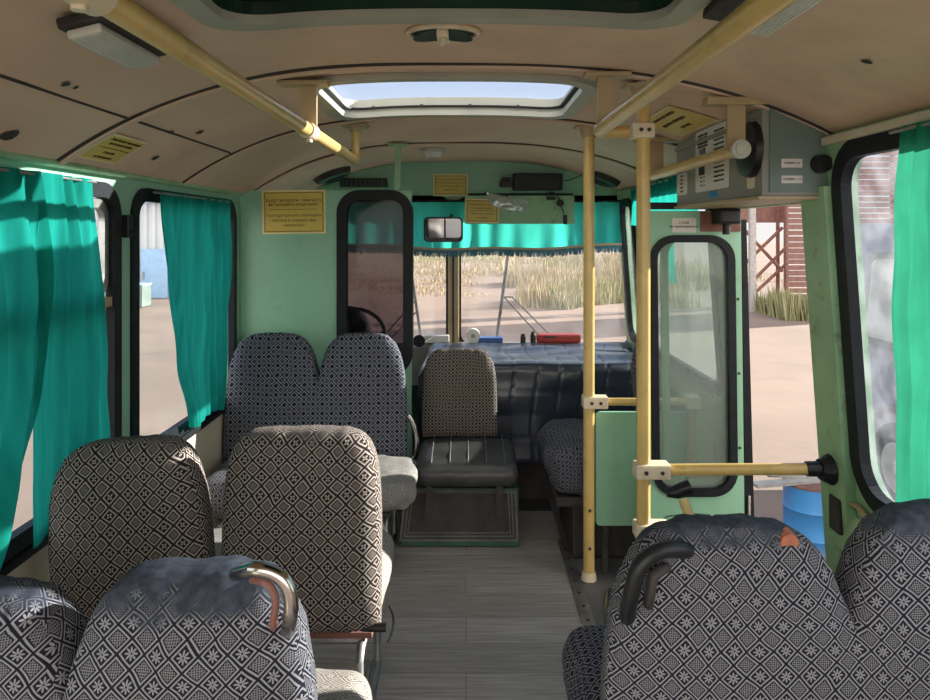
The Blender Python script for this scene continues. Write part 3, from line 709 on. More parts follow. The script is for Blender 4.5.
# round vent
x, d = (443-466)*1.69/F, 1.69
root = thing('ceiling_vent', 'round ceiling vent with open dark flaps between the two hatches', 'vent', (x, d, cz(x)-.03))
zc = cz(x)-.006
o = B(); tube(o, [(x+.083*math.cos(a*PI/24), d+.06*math.sin(a*PI/24), zc) for a in range(48)], .007, 10, closed=True); obj('rim', o, 'cream', root, smooth=True)
o = B(); v = [o.verts.new((x+.08*math.cos(a*PI/24), d+.058*math.sin(a*PI/24), zc+.002)) for a in range(48)]; o.faces.new(v); obj('backing', o, 'dkgreen', root)
for s in (-1, 1):
    o = B(); v = [o.verts.new((x+s*(.012+.06*math.sin(a*PI/12)), d+.05*math.cos(a*PI/12), zc-.004-.012*math.sin(a*PI/12))) for a in range(13)]; o.faces.new(v); bmesh.ops.solidify(o, geom=o.faces, thickness=.003); obj('flap', o, 'dkgreen', root)
o = B(); box(o, x-.014, x+.014, d-.05, d+.02, zc-.022, zc-.002, .004); tube(o, [(x, d-.02, zc-.012), (x, d-.03, zc-.035)], .007, 8); obj('knob', o, 'cream', root)

# ceiling lamps by the rails
for (xm, y0, y1, lab) in ((-.695, 1.30, 1.58, 'rectangular ribbed ceiling lamp beside the left handrail'), (.545, 1.08, 1.41, 'rectangular ribbed ceiling lamp beside the right handrail')):
    e = .01; sl = (cz(xm+e)-cz(xm-e))/(2*e); Rm = Matrix.Rotation(-math.atan(sl), 3, 'Y')
    root = thing('tube_lamp', lab, 'lamp', (xm, (y0+y1)/2, cz(xm)-.06), 'ribbed ceiling lamps')
    zc = cz(xm)-.012
    o = B(); box(o, xm-.07, xm+.07, y0, y1, zc-.022, zc, .006, Rm, (xm, (y0+y1)/2, zc)); obj('base', o, 'dark', root)
    o = B(); box(o, *((xm-.062, xm+.005) if xm < 0 else (xm-.005, xm+.062)), y0+.012, y1-.012, zc-.040, zc-.0225, .006, Rm, (xm, (y0+y1)/2, zc))
    for i in range(9): xx = (xm-.055 if xm < 0 else xm)+i*.0068; box(o, xx-.0015, xx+.0015, y0+.02, y1-.02, zc-.042, zc-.0395, 0, Rm, (xm, (y0+y1)/2, zc))
    obj('lens', o, 'lens', root)

# ------------------------------------------------------------ handrails
def clamp(o, p, axis, w=.035, h=.045, t=.03):
    p = Vector(p)
    if axis == 'x': box(o, p.x-w, p.x+w, p.y-t, p.y+t, p.z-h/2, p.z+h/2, .006)
    else: box(o, p.x-t, p.x+t, p.y-w, p.y+w, p.z-h/2, p.z+h/2, .006)
def strap(o, x, y, z0, z1, w=.022, dx=0, dy=0):
    vs = []
    for z, ax, ay in ((z0, dx, dy), (z1, 0, 0)):
        vs.append([o.verts.new((x+ax+sx*w, y+ay+sy*.006, z)) for sx, sy in ((-1, -1), (1, -1), (1, 1), (-1, 1))])
    for i in range(4): o.faces.new((vs[0][i], vs[0][(i+1) % 4], vs[1][(i+1) % 4], vs[1][i]))
    o.faces.new(vs[0]); o.faces.new(vs[1])
zr = 1.775
# left rail
root = thing('ceiling_handrail', 'cream yellow ceiling handrail on the left side of the aisle', 'handrail', (-.474, 2, zr), 'ceiling handrails')
o = B(); tube(o, [(-.474, .68, zr), (-.474, 2.97, zr)], .0205, 20); obj('rail', o, 'yellow', root, smooth=True)
for y in (.86, 2.12):
    c0 = cz(-.56)-.004
    o = B(); strap(o, -.474, y, zr-.0, c0-.012, .024, 0, .0); box(o, -.474-.09, -.474+.06, y-.03, y+.03, cz(-.5)-.022, cz(-.5)-.010, .003); obj('bracket', o, 'tan', root)
    o = B(); tube(o, [(-.474, y-.04, zr), (-.474, y+.04, zr)], .0255 if y > 1 else .029, 20); disc(o, (-.474, y, zr-.026), (0, 0, -1), .01, .008, 10); obj('sleeve', o, 'cream', root, smooth=True)
o = B(); tube(o, arcpts((-.474, 2.95, zr), (-.474, 3.02, zr), (-.474, 3.02, zr+.05), 6)+[Vector((-.474, 3.02, cz(-.474)-.012))], .018, 14); obj('end_post', o, 'yellow', root, smooth=True)
o = B(); box(o, -.53, -.42, 2.985, 3.055, cz(-.474)-.018, cz(-.474)-.004, .004); disc(o, (-.474, 3.02, cz(-.474)-.018), (0, 0, -1), .03, .02, 16, .022); obj('base_plate', o, 'tan', root)
# right rail
root = thing('ceiling_handrail', 'cream yellow ceiling handrail on the right, its near end beside the ribbed lamp', 'handrail', (.40, 1.5, zr), 'ceiling handrails')
o = B(); tube(o, [(.40, .70, zr), (.40, 2.10, zr)], .0205, 20); obj('rail', o, 'yellow', root, smooth=True)
o = B(); tube(o, [(.415, 2.14, zr), (.515, 2.14, zr)], .0185, 16); tube(o, arcpts((.40, 2.09, zr), (.40, 2.14, zr), (.43, 2.14, zr), 6), .0195, 16); obj('cross_link', o, 'yellow', root, smooth=True)
o = B(); strap(o, .40, 2.02, zr, cz(.4)-.012, .022); box(o, .34, .47, 1.99, 2.05, cz(.40)-.024, cz(.40)-.012, .003); obj('bracket', o, 'tan', root)
# short rail by the metal box
z2 = 1.705
root = thing('ceiling_handrail', 'short cream yellow handrail under two straps beside the grey metal box', 'handrail', (.79, 2.5, z2), 'ceiling handrails')
o = B(); tube(o, [(.78, 2.0, z2), (.78, 2.94, z2)], .0185, 18); obj('rail', o, 'yellow', root, smooth=True)
o = B(); disc(o, (.78, 2.005, z2), (0, -1, 0), .027, .02, 20); disc(o, (.78, 1.984, z2), (0, -1, 0), .018, .006, 20); obj('end_cap', o, 'greyrim', root, smooth=True)
for y in (2.03, 2.87):
    o = B(); strap(o, .78, y, z2, cz(.76)-.014, .026, 0, 0); box(o, .69, .87, y-.025, y+.025, cz(.77)-.032, cz(.77)-.010, .003); obj('bracket', o, 'tan', root)
# poles
def pole(label, x, y, r, ztop, zbot=0):
    root = thing('grab_pole', label, 'pole', (x, y, zbot), 'vertical grab poles')
    o = B(); tube(o, [(x, y, zbot+.02), (x, y, ztop)], r, 20); obj('tube', o, 'yellow', root, smooth=True)
    o = B(); disc(o, (x, y, zbot+.001), (0, 0, 1), r+.010, .035, 16, r+.004); obj('foot', o, 'cream', root, smooth=True)
    o = B(); disc(o, (x, y, cz(x)-.004), (0, 0, -1), r+.022, .05, 16, r+.006); box(o, x-.06, x+.06, y-.035, y+.035, cz(x)-.016, cz(x)-.006, .003); obj('ceiling_flange', o, 'tan', root, smooth=True)
    return root
pA = pole('tall yellow grab pole standing behind the folded seats, with clamp and crossbar', .520, 2.97, .0235, 1.92)
o = B(); clamp(o, (.545, 2.97, .752), 'x', .052, .05, .03); obj('clamp', o, 'cream', pA)
for (xx, yy, zz) in ((.527, 2.9395, .752), (.565, 2.9395, .752), (.52, 2.948, .30), (.52, 2.948, .14)):
    o = B(); disc(o, (xx, yy, zz), (0, -1, 0), .007, .004, 10); obj('bolt', o, 'dark', pA)
root = thing('barrier_rail', 'yellow crossbar above the low green panel, joined to the tall pole', 'rail', (.8, 2.97, .75))
o = B(); tube(o, [(.60, 2.97, .752), (.97, 2.97, .752)], .0165, 16); obj('bar', o, 'yellow', root, smooth=True)
o = B(); tube(o, [(.955, 2.97, .742), (.955, 2.97, .30)], .0165, 16); obj('upright', o, 'tan', root, smooth=True)
o = B(); box(o, .925, .985, 2.94, 3.0, .725, .78, .006); obj('clamp', o, 'cream', root)
pB = pole('nearer yellow grab pole beside the door step with three white clamps', .5355, 2.12, .0205, 1.88)
for z in (.752-.0, .572):
    zz = z
    o = B(); clamp(o, (.560, 2.12, zz), 'x', .052, .043, .03); obj('clamp', o, 'cream', pB)
o = B(); clamp(o, (.530, 2.12, zr), 'x', .034, .045, .03); obj('clamp', o, 'cream', pB)
for (xx, z) in ((.537, .752), (.585, .752), (.537, .572), (.585, .572), (.522, zr), (.545, zr)):
    o = B(); disc(o, (xx, 2.0895, z), (0, -1, 0), .006, .004, 10); obj('bolt', o, 'dark', pB)
root = thing('door_rail', 'upper yellow safety bar from the nearer pole to the black mount on the door post', 'rail', (.8, 2.1, .76))
o = B(); tube(o, [(.612, 2.12, .752), (1.02, 2.06, .775)], .0175, 18); obj('bar', o, 'yellow', root, smooth=True)
o = B(); disc(o, (1.0, 2.063, .774), (1, -.14, .05), .022, .04, 16); disc(o, (1.035, 2.055, .775), (1, 0, 0), .030, .03, 18, .045); obj('wall_mount', o, 'black', root)
root = thing('door_rail', 'lower yellow safety bar behind the near right seat back', 'rail', (.8, 2.1, .56))
o = B(); tube(o, [(.612, 2.12, .572), (.70, 2.12, .572)]+arcpts((.72, 2.12, .572), (.76, 2.12, .572), (.76, 2.12, .53))+[Vector((.76, 2.12, -.355))], .015, 18); obj('bar', o, 'tan', root, smooth=True)
root = thing('door_lever', 'short yellow lever with a black cap in front of the door panel', 'lever', P(700, 530, 1.75))
o = B(); tube(o, [P(683, 499, 1.75), P(694, 528, 1.72), P(700, 560, 1.68)], .0125, 14); obj('stem', o, 'yellow', root, smooth=True)
o = B(); tube(o, [P(667, 493, 1.76), P(676, 492, 1.75), P(690, 487, 1.75)], [.010, .017, .020], 12); obj('cap', o, 'black', root, smooth=True)

# ------------------------------------------------------------ seats
def lobes_back(lobes, zb, y, th, R=None, piv=None, n=3.1, rnd=4.5, nx=90, nr=28, crinkle=.004, seed=0, bulge=.012):
    """seat back hull with one or two rounded humps; returns bmesh with UVs in metres"""
    o = B(); x0 = min(c-h for c, h, zt in lobes); x1 = max(c+h for c, h, zt in lobes)
    rings = []
    for i in range(nx+1):
        s = -math.cos(PI*i/nx); x = (x0+x1)/2+(x1-x0)/2*s*.9999
        zt = max((zb+.02+(t-zb-.02)*max(0, 1-abs((x-c)/h)**n)**(1/n)) if abs(x-c) < h else zb+.02 for c, h, t in lobes)
        e = max(0.0, 1-abs(s)**3.6)**.5
        T = th*(.2+.8*e) if 0 < i < nx else th*.15
        cz_ = (zb+zt)/2; hz = (zt-zb)/2; ring = []
        for q in range(nr):
            a = 2*PI*(q+.5)/nr; ca, sa = math.cos(a), math.sin(a)
            k_ = (abs(ca)**rnd+abs(sa)**rnd)**(-1/rnd)
            zz = cz_+hz*sa*k_; yy = y+T/2*ca*k_
            b = bulge*(1-abs(sa*k_)**3)*(1 if ca < 0 else -1)*-1*e
            w = crinkle*(nz(x, zz, seed, 11)+.5*nz(x, zz, seed+3, 27)) + 1.3*crinkle*max(0, min(1, (zz-zt+.10)/.08))*nz(x, zz, seed+7, 34)
            # flatter rows: redistribute the height samples of the flat sides
            ring.append(o.verts.new((x, yy-b*(1 if ca < 0 else -1)*0+(-1 if ca < 0 else 1)*(bulge*e*(1-abs(sa*k_)**4)+w), zz+w*.5)))
        rings.append(ring)
    for i in range(nx):
        for q in range(nr): o.faces.new((rings[i][q], rings[i][(q+1) % nr], rings[i+1][(q+1) % nr], rings[i+1][q]))
    o.faces.new(rings[0]); o.faces.new(rings[-1][::-1])
    # refine vertical sampling on the flat faces
    box_uv(o)
    if R is not None: rotate_bm(o, R, piv)
    return o
def cushion(x0, x1, y0, y1, z0, z1, R=None, piv=None, seed=0, crinkle=.006, rnd=4.0, n=26):
    o = B(); cx, cy, cz_ = (x0+x1)/2, (y0+y1)/2, (z0+z1)/2
    bmesh.ops.create_cube(o, size=2); bmesh.ops.subdivide_edges(o, edges=o.edges, cuts=n, use_grid_fill=True)
    hx, hy, hz = (x1-x0)/2, (y1-y0)/2, (z1-z0)/2; r = min(hz*.95, .07)
    for v in o.verts:
        c = Vector((v.co.x*hx, v.co.y*hy, v.co.z*hz)); inner = Vector((max(-hx+r, min(hx-r, c.x)), max(-hy+r, min(hy-r, c.y)), max(-hz+r, min(hz-r, c.z))))
        d = c-inner
        if d.length > 1e-6: c = inner+d.normalized()*r
        dome = .02*(1-(v.co.x)**2)*(1-(v.co.y)**2)*max(0, v.co.z)
        w = crinkle*(nz(c.x+cx, c.y+cy, c.z+seed, 9)+.6*nz(c.x+cx, c.y+cy, c.z+seed, 23))
        v.co = Vector((c.x+cx, c.y+cy, c.z+cz_+dome))+(c.normalized()*w)
    box_uv(o)
    if R is not None: rotate_bm(o, R, piv)
    return o
RX = lambda deg: Matrix.Rotation(math.radians(deg), 3, 'X')
RZ = lambda deg: Matrix.Rotation(math.radians(deg), 3, 'Z')
def seat_legs(root, x0, x1, y0, y1, zt, m='steel', zf=.0):
    for x in (x0, x1):
        o = B(); tube(o, [(x, y0, zf+.012), (x, y0, zt-.02), (x, y0+.03, zt), (x, y1-.03, zt), (x, y1, zt-.02), (x, y1, zf+.012)], .013, 10); tube(o, [(x, y0, zf+.0135), (x, y1, zf+.0135)], .012, 8)
        obj('leg', o, m, root, smooth=True)
    o = B(); 
    for y in (y0+.06, y1-.06): tube(o, [(x0, y, zt+.006), (x1, y, zt+.006)], .012, 8)
    obj('seat_frame', o, m, root, smooth=True)

# left facing pair at the partition (faces the camera)
root = thing('double_seat', 'bluish patterned double seat with its back against the green partition, facing the camera', 'bus seat', (-.73, 3.25, 0))
o = lobes_back([(-.955, .236, .97), (-.513, .224, .97)], .33, 3.45, .115, RX(-5), (0, 3.45, .35), seed=1, n=3.8); obj('backrest', o, 'fabfar', root, smooth=True)
o = cushion(-.70, -.225, 2.95, 3.40, .285, .395, seed=2, crinkle=.018); obj('cushion', o, 'fabcush', root, smooth=True)['label'] = 'pale crumpled aisle-side cushion'
o = cushion(-1.16, -.71, 2.95, 3.42, .265, .395, seed=3, crinkle=.01); obj('cushion', o, 'fabdark', root, smooth=True)
o = B(); box(o, -1.15, -.33, 2.97, 3.45, .255, .282, .008); obj('cushion_base', o, 'dark', root)
seat_legs(root, -1.05, -.345, 3.0, 3.38, .24)
o = B(); tube(o, arcpts(P(408, 415, 3.45), P(420, 430, 3.45), P(416, 455, 3.45), 6)+arcpts(P(416, 455, 3.45), P(412, 462, 3.45), P(405, 463, 3.45), 3)[1:], .013, 10); obj('grab_handle', o, 'chrome', root, smooth=True)

# second row, forward facing: two separate backs
root = thing('double_seat', 'brown-grey patterned double seat with two separate backs behind the nearest left seat', 'bus seat', (-.69, 2.15, 0))
o = lobes_back([(-.452, .218, .925)], .385, 1.93, .145, RX(-4), (0, 1.93, .40), n=6, seed=4, crinkle=.003); obj('backrest', o, 'fabbrown', root, smooth=True)
o = lobes_back([(-.905, .218, .898)], .385, 1.93, .145, RX(-4), (0, 1.93, .40), n=4.2, seed=5, crinkle=.003)
rotate_bm(o, Matrix.Rotation(math.radians(-5), 3, 'Y'), (-.9, 1.93, .4)); obj('backrest', o, 'fabbrown', root, smooth=True)
for (a, b, s) in ((-.66, -.243, 6), (-1.12, -.70, 7)):
    o = cushion(a, b, 2.01, 2.46, .32, .45, seed=s, crinkle=.008); obj('cushion', o, 'fabcush', root, smooth=True)
o = B(); box(o, -1.10, -.27, 2.02, 2.42, .298, .317, .006); obj('cushion_base', o, 'rust', root)
seat_legs(root, -1.05, -.30, 1.97, 2.38, .285)
o = B(); tube(o, [(-.28, 1.90, .40), (-.215, 1.90, .40)], .012, 10); obj('hinge_pin', o, 'black', root)
o = B(); tube(o, arcpts((-.232, 2.12, .34), (-.205, 2.15, .28), (-.235, 2.1, .24), 6), .004, 6); obj('loose_strap', o, 'black', root)

# nearest left
root = thing('double_seat', 'nearest left double seat with large diamond pattern, worn blue top and bent chrome handle', 'bus seat', (-.68, 1.3, 0))
o = lobes_back([(-.457, .208, .905), (-.87, .24, .87)], .30, 1.18, .145, RX(-3), (0, 1.18, .4), seed=8, n=4, crinkle=.006); obj('backrest', o, 'fab', root, smooth=True)
for (a, b, s) in ((-.66, -.215, 9), (-1.11, -.68, 10)):
    o = cushion(a, b, 1.26, 1.72, .29, .425, seed=s, crinkle=.008); obj('cushion', o, 'fabcush', root, smooth=True)
o = B(); box(o, -1.12, -.24, 1.20, 1.70, .258, .287, .008); obj('cushion_base', o, 'rust', root)
seat_legs(root, -1.05, -.29, 1.2, 1.64, .245)
o = B(); tube(o, [P(236, 574, 1.16)]+arcpts(P(254, 569, 1.09), P(298, 571, 1.085), P(290, 618, 1.09), 12)+[P(288, 632, 1.17)], .0115, 14)
obj('grab_handle', o, 'chrome', root, smooth=True)['label'] = 'bent chrome grab handle'
o = B(); tube(o, [P(252, 580, 1.17)]+arcpts(P(264, 582, 1.10), P(280, 590, 1.098), P(274, 616, 1.10), 8)+[P(273, 630, 1.17)], .006, 8); obj('inner_bar', o, 'rust', root, smooth=True)

# nearest right
root = thing('double_seat', 'nearest right double seat, two humps of diamond fabric with worn denim-like top edge', 'bus seat', (.68, 1.45, 0))
o = lobes_back([(.50, .243, .915), (.965, .262, .945)], .30, 1.34, .115, RX(-3), (0, 1.34, .4), seed=12, n=3.7, crinkle=.006); obj('backrest', o, 'fab', root, smooth=True)
for (a, b, s) in ((.245, .69, 13), (.70, 1.03, 14)):
    o = cushion(a, b, 1.42, 1.86, .30, .45, seed=s, crinkle=.008); obj('cushion', o, 'fabdark', root, smooth=True)
o = B(); box(o, .26, 1.02, 1.36, 1.84, .268, .297, .008); obj('cushion_base', o, 'dark', root)
seat_legs(root, .30, .98, 1.36, 1.80, .255)
o = B(); tube(o, [P(700, 552, 1.36)]+arcpts(P(682, 550, 1.31), P(648, 545, 1.28), P(636, 574, 1.28), 8)+[P(636, 574, 1.28).lerp(P(628, 608, 1.285), t) for t in (.5, 1)]+[P(627, 625, 1.36)], .015, 14)
obj('grab_handle', o, 'black', root, smooth=True)['label'] = 'shiny black grab handle'
o = B(); tube(o, [P(672, 566, 1.36), P(664, 568, 1.30), P(653, 576, 1.285), P(649, 600, 1.29), P(648, 612, 1.36)], .010, 10); obj('inner_bar', o, 'dark', root, smooth=True)

o = B()
c = P(790, 543, 1.318)
disc(o, (c.x, c.y, c.z), (0, 1, .1), .017, .03, 14); obj('torn_patch', o, 'foam', root)['label'] = 'reddish brown foam showing in a tear'
# guide seat on the tunnel box
root = thing('single_seat', 'single seat with patterned back and black ribbed cushion in the middle of the bus front', 'bus seat', (0, 3.4, .3))
o = lobes_back([(-.033, .193, .868)], .42, 3.60, .08, RX(-5), (0, 3.6, .42), n=5, seed=15, nx=60); obj('backrest', o, 'fabbrown2', root, smooth=True)
o = cushion(-.235, .245, 3.20, 3.60, .315, .425, RX(4), (0, 3.6, .37), seed=16, crinkle=.003); cu = obj('cushion', o, 'leather', root, smooth=True); cu['label'] = 'black leatherette cushion with pale stitched ribs'
o = B()
for i in range(5):
    x = -.16+i*.085; tube(o, [(x, y, .443+.07*(y-3.6)+(0 if y > 3.26 else -.012)) for y in (3.24, 3.3, 3.4, 3.5, 3.56)], .0022, 6)
f_ = obj('seam', o, 'steel', cu); f_['kind'] = 'stuff'
for x in (-.17, .155):
    o = B(); box(o, x-.016, x+.016, 3.222, 3.236, .17, .305, .002); obj('leg', o, 'dark', root)
# tunnel box with framed panel
root = thing('engine_box', 'low dark box with ribbed metal frame under the single middle seat', 'box', (-.05, 3.5, 0))
o = B(); box(o, -.30, .245, 3.27, 3.74, .005, .275, .004); obj('body', o, 'dkgreen', root)
o = B(); mp3 = lambda a, b: (a, 3.266-.02*(.28-b), b)
for (ins, w_) in ((.0, .012), (.02, .008), (.036, .006)):
    solid_plate(o, [(-.31+ins, .035+ins), (.245-ins, .035+ins), (.235-ins, .27-ins*.2), (-.285+ins, .27-ins*.2)], [[(-.31+ins+w_, .035+ins+w_), (.245-ins-w_, .035+ins+w_), (.235-ins-w_, .27-ins*.2-w_), (-.285+ins+w_, .27-ins*.2-w_)]], mp3, (0, -.007, 0))
obj('panel_frame', o, 'worn', root)
o = B(); solid_plate(o, [(-.30, .04), (.238, .04), (.23, .265), (-.28, .265)], [], mp3, (0, -.002, 0)); obj('front_panel', o, 'dark', root)
# engine cover quilted
def quilt():
    root = thing('engine_cover', 'big quilted black leatherette engine cover in front of the windshield', 'engine cover', (.33, 4.2, 0))
    o = B(); X0, X1 = -.26, 1.0; nu, rows = 130, []
    path = []                       # (y, z, v) going up the back face, over the edge and along the top
    for i in range(34): path.append((3.80, .22+.49*i/33, i*.49/33))
    for i in range(1, 9): a = PI/2*i/8; path.append((3.80+.04*(1-math.cos(a)), .71+.04*math.sin(a), .49+.06*i/8))
    for i in range(1, 56): path.append((3.84+.80*i/55, .75-.02*i/55, .55+.8*i/55))
    for (y, z, v) in path:
        row = []
        for i in range(nu+1):
            x = X0+(X1-X0)*i/nu
            top = v > .5
            sx = abs(math.sin(PI*(x+.02*math.sin(v*8))/.125)); sv = abs(math.sin(PI*v/.13)) if not top else abs(math.sin(PI*(v-.55)/.42))
            d = .008*min(1, (sx*4))**.5*min(1, (sv*4))**.5 + .012*nz(x*1.2, y*2.5, z*3, 3)
            ed = min(1, (x-X0)/.06); drop = .07*(1-math.sin(PI/2*max(0, ed)))
            if top: row.append(o.verts.new((x, y, z+d-drop+.018*nz(x, y*3, 3, 2.2))))
            else: row.append(o.verts.new((x, y-d+.2*drop, z-.5*drop*(z/.75))))
        rows.append(row)
    for a in range(len(rows)-1):
        for i in range(nu): o.faces.new((rows[a][i], rows[a][i+1], rows[a+1][i+1], rows[a+1][i]))
    # sides
    for i in (0, nu):
        base = [o.verts.new((X0 if i == 0 else X1, r[i].co.y, .2)) for r in rows]
        for a in range(len(rows)-1):
            if base[a].co.y != base[a+1].co.y: o.faces.new((rows[a][i], rows[a+1][i], base[a+1], base[a]))
    obj('quilted_cover', o, 'quilt', root, smooth=True)
    o = B(); box(o, -.24, .98, 3.86, 4.66, .0, .66); box(o, .25, .98, 3.90, 4.66, 0, .3); obj('hood', o, 'dark', root)
quilt()
# dashboard
o = B(); v = []
for x in (-1.17, 1.12):
    v.append([o.verts.new((x, y, z)) for y, z in ((4.675, .45), (4.675, .70), (4.72, .725), (4.795, .72), (4.795, .45))])
for i in range(5): o.faces.new((v[0][i], v[0][(i+1) % 5], v[1][(i+1) % 5], v[1][i]))
o.faces.new(v[0]); o.faces.new(v[1]); tag(obj('dashboard', o, 'grey'), 'grey dashboard ledge along the bottom of the windshield', 'dashboard')
# things on the dashboard / cover
def at(px, py, d): return P(px, py, d)
zt = .775
def topbox(name, label, cat, pxa, pxb, y, zb, h, dp, m, bev=.006):
    o = B(); xa, xb = (pxa-466)*y/F, (pxb-466)*y/F; box(o, xa, xb, y, y+dp, zb, zb+h, bev); return tag(obj(name, o, m), label, cat)
t = topbox('red_case', 'long red case lying on the dashboard right of the two dark bottles', 'case', 537, 581, 4.69, .728, .055, .09, 'red', .012)
o = B(); box(o, .52, .6, 4.682, 4.691, .765, .775); obj('handle', o, 'dark', t)
topbox('blue_box', 'low blue box with white top on the dashboard right of the post', 'box', 478, 503, 4.69, .728, .035, .09, 'bluebox')
topbox('white_box', 'white carton on the dashboard left of the centre post', 'box', 424, 449, 4.69, .728, .05, .07, 'white')
for (px, lab, h) in ((523, 'short dark bottle on the dashboard, left one of two', .05), (533, 'taller dark bottle on the dashboard beside the red case', .065)):
    x = (px-466)*4.71/F; t = thing('dark_bottle', lab, 'bottle', (x, 4.71, .726), 'dark bottles on the dashboard')
    o = B(); tube(o, [(x, 4.71, .727), (x, 4.71, .727+h*.75), (x, 4.71, .727+h)], [.018, .018, .013], 14); obj('body', o, 'dark', t, smooth=True)
    o = B(); tube(o, [(x, 4.71, .7275+h), (x, 4.71, .737+h)], .014, 12); obj('cap', o, 'black', t, smooth=True)
x = (473-466)*4.70/F
t = thing('paper_roll', 'white round roll standing on edge on the dashboard by the centre post', 'roll', (x, 4.70, .726))
o = B(); tube(o, [(x, 4.69, .775), (x, 4.74, .775)], .047, 24); obj('roll', o, 'white', t, smooth=True)
o = B(); disc(o, (x, 4.686, .775), (0, 1, 0), .014, .006, 14); obj('core', o, 'tan', t)
t = thing('dash_fan', 'small black round instrument on the dashboard beside the driver partition', 'instrument', P(416, 352, 4.6))
o = B(); c = P(419, 341, 4.55); tube(o, [c, c+Vector((0, .05, 0))], [.04, .03], 18); obj('head', o, 'black', t, smooth=True)
o = B(); tube(o, [c+Vector((0, .03, -.03)), c+Vector((0, .15, -.055))], .010, 8); obj('stem', o, 'black', t)
o = B(); tube(o, [c+Vector((.02, .03, -.02)), P(433, 337, 4.68)], .006, 8); obj('arm', o, 'dark', t)
# steering wheel and driver's seat
t = thing('steering_wheel', 'black steering wheel seen through the tinted partition glass', 'steering wheel', (-.72, 4.42, .65))
o = B(); R1 = RX(55); c = Vector((-.72, 4.42, .80))
tube(o, [c+R1 @ Vector((.21*math.cos(a*PI/16), .21*math.sin(a*PI/16), 0)) for a in range(32)], .013, 10, closed=True); obj('rim', o, 'black', t, smooth=True)
o = B(); 
for a in (0.2, PI-.2, PI*1.5): tube(o, [c-R1 @ Vector((0, 0, .02)), c+R1 @ Vector((.21*math.cos(a), .21*math.sin(a), 0))], .009, 8)
tube(o, [c-R1 @ Vector((0, 0, -.01)), c-R1 @ Vector((0, 0, .05))], .04, 16); obj('spokes', o, 'black', t)
o = B(); tube(o, [c-R1 @ Vector((0, 0, .04)), Vector((-.72, 4.67, .50))], .02, 12); obj('column', o, 'dark', t)
t = thing('driver_seat', 'dark driver seat behind the partition, glimpsed through its window', 'driver seat', (-.72, 4.0, 0))
o = lobes_back([(-.72, .22, 1.06)], .42, 3.90, .09, RX(0), (0, 3.98, .4), n=4, seed=20, nx=40); obj('backrest', o, 'fabdark', t, smooth=True)
o = cushion(-.93, -.50, 3.97, 4.34, .36, .48, seed=21); obj('cushion', o, 'fabdark', t, smooth=True)
o = B(); box(o, -.86, -.58, 4.02, 4.28, .002, .355, .01); obj('pedestal', o, 'dark', t)

# conductor side seat
root = thing('side_seat', 'black crinkled side seat behind the tall pole, against the low green panel', 'bus seat', (.58, 3.4, 0))
o = cushion(.375, .80, 3.07, 3.66, .30, .50, seed=30, crinkle=.03); obj('cushion', o, 'fabdark', root, smooth=True)
o = B(); box(o, .40, .78, 3.10, 3.64, .255, .298, .008); obj('cushion_base', o, 'dark', root)
o = B(); box(o, .48, .76, 3.16, 3.6, .002, .252, .01); obj('pedestal', o, 'dark', root)
o = lobes_back([(.0, .25, .93)], .46, 0, .09, None, None, n=4, seed=31, nx=50)
for v in o.verts: v.co = Matrix.Rotation(math.radians(74), 3, 'Z') @ v.co
for v in o.verts: v.co += Vector((.885+(v.co.z-.5)*-.10, 3.36, 0))
obj('backrest', o, 'fabdark', root, smooth=True)
# green low barrier
root = thing('low_barrier', 'low light green metal panel between the side seat and the door step', 'barrier', (.8, 3.01, 0))
o = B(); solid_plate(o, rr(.555, 1.06, .215, .70, .02), [], lambda a, b: (a, 3.0, b), (0, .018, 0)); obj('panel', o, 'green', root)
for x in (.60, 1.03):
    o = B(); box(o, x-.012, x+.012, 3.02, 3.04, .0, .6); obj('leg', o, 'dark', root)

# ------------------------------------------------------------ door leaf and header box
root = thing('door_leaf', 'folded green bus door leaf with scuffed glass in a thick black gasket', 'door', (.9, 2.82, -.3))
DY = 2.83
def dm(a, b): return (a+(1.5-b)*.012, DY, b)
dx0, dx1 = P(645, 0, DY).x+.002, P(741, 0, DY).x
gx0, gx1, gz0, gz1 = P(649, 0, DY).x, P(734, 0, DY).x, P(0, 496, DY).z, P(0, 235, DY).z
o = B(); solid_plate(o, rr(dx0, dx1, -.30, 1.555, .012), [rr(gx0+.018, gx1-.015, gz0+.015, gz1-.015, .09)], dm, (0, .028, 0)); obj('panel', o, 'green', root)
o = B(); solid_plate(o, rr(gx0, gx1, gz0, gz1, .10), [rr(gx0+.030, gx1-.030, gz0+.030, gz1-.030, .07)], lambda a, b: Vector(dm(a, b))+Vector((0, -.012, 0)), (0, .05, 0)); obj('gasket', o, 'rubber', root)
o = B(); solid_plate(o, rr(gx0+.01, gx1-.01, gz0+.01, gz1-.01, .09), [], lambda a, b: Vector(dm(a, b))+Vector((0, .012, 0)), (0, .005, 0)); obj('pane', o, 'doorglass', root)['label'] = 'scuffed hazy glass pane'
o = B(); box(o, dx0+.02, dx0+.075, DY-.004, DY-.0005, 1.475, 1.53) if False else box(o, P(672, 0, DY).x, P(696, 0, DY).x, DY-.003, DY-.0005, P(0, 235, DY).z+.01, P(0, 218, DY).z); s = obj('label_plate', o, 'paper', root)
text('СТОЙ\nне прислоняться', .014, basis(P(684, 226, DY-.0035)+Vector((0, 0, .005)), (1, 0, 0), (0, 0, 1)), 'ink', s)
o = B(); box(o, P(700, 0, DY).x, dx1-.004, DY-.008, DY-.001, P(0, 234, DY).z+.01, 1.553, .002); obj('hinge_plate', o, 'rust', root)
o = B(); solid_plate(o, [(dx1+.003, -.28), (dx1+.048, -.28), (dx1+.022, 1.52), (dx1+.003, 1.52)], [], dm, (0, .05, 0)); obj('edge_rubber', o, 'rubber', root)
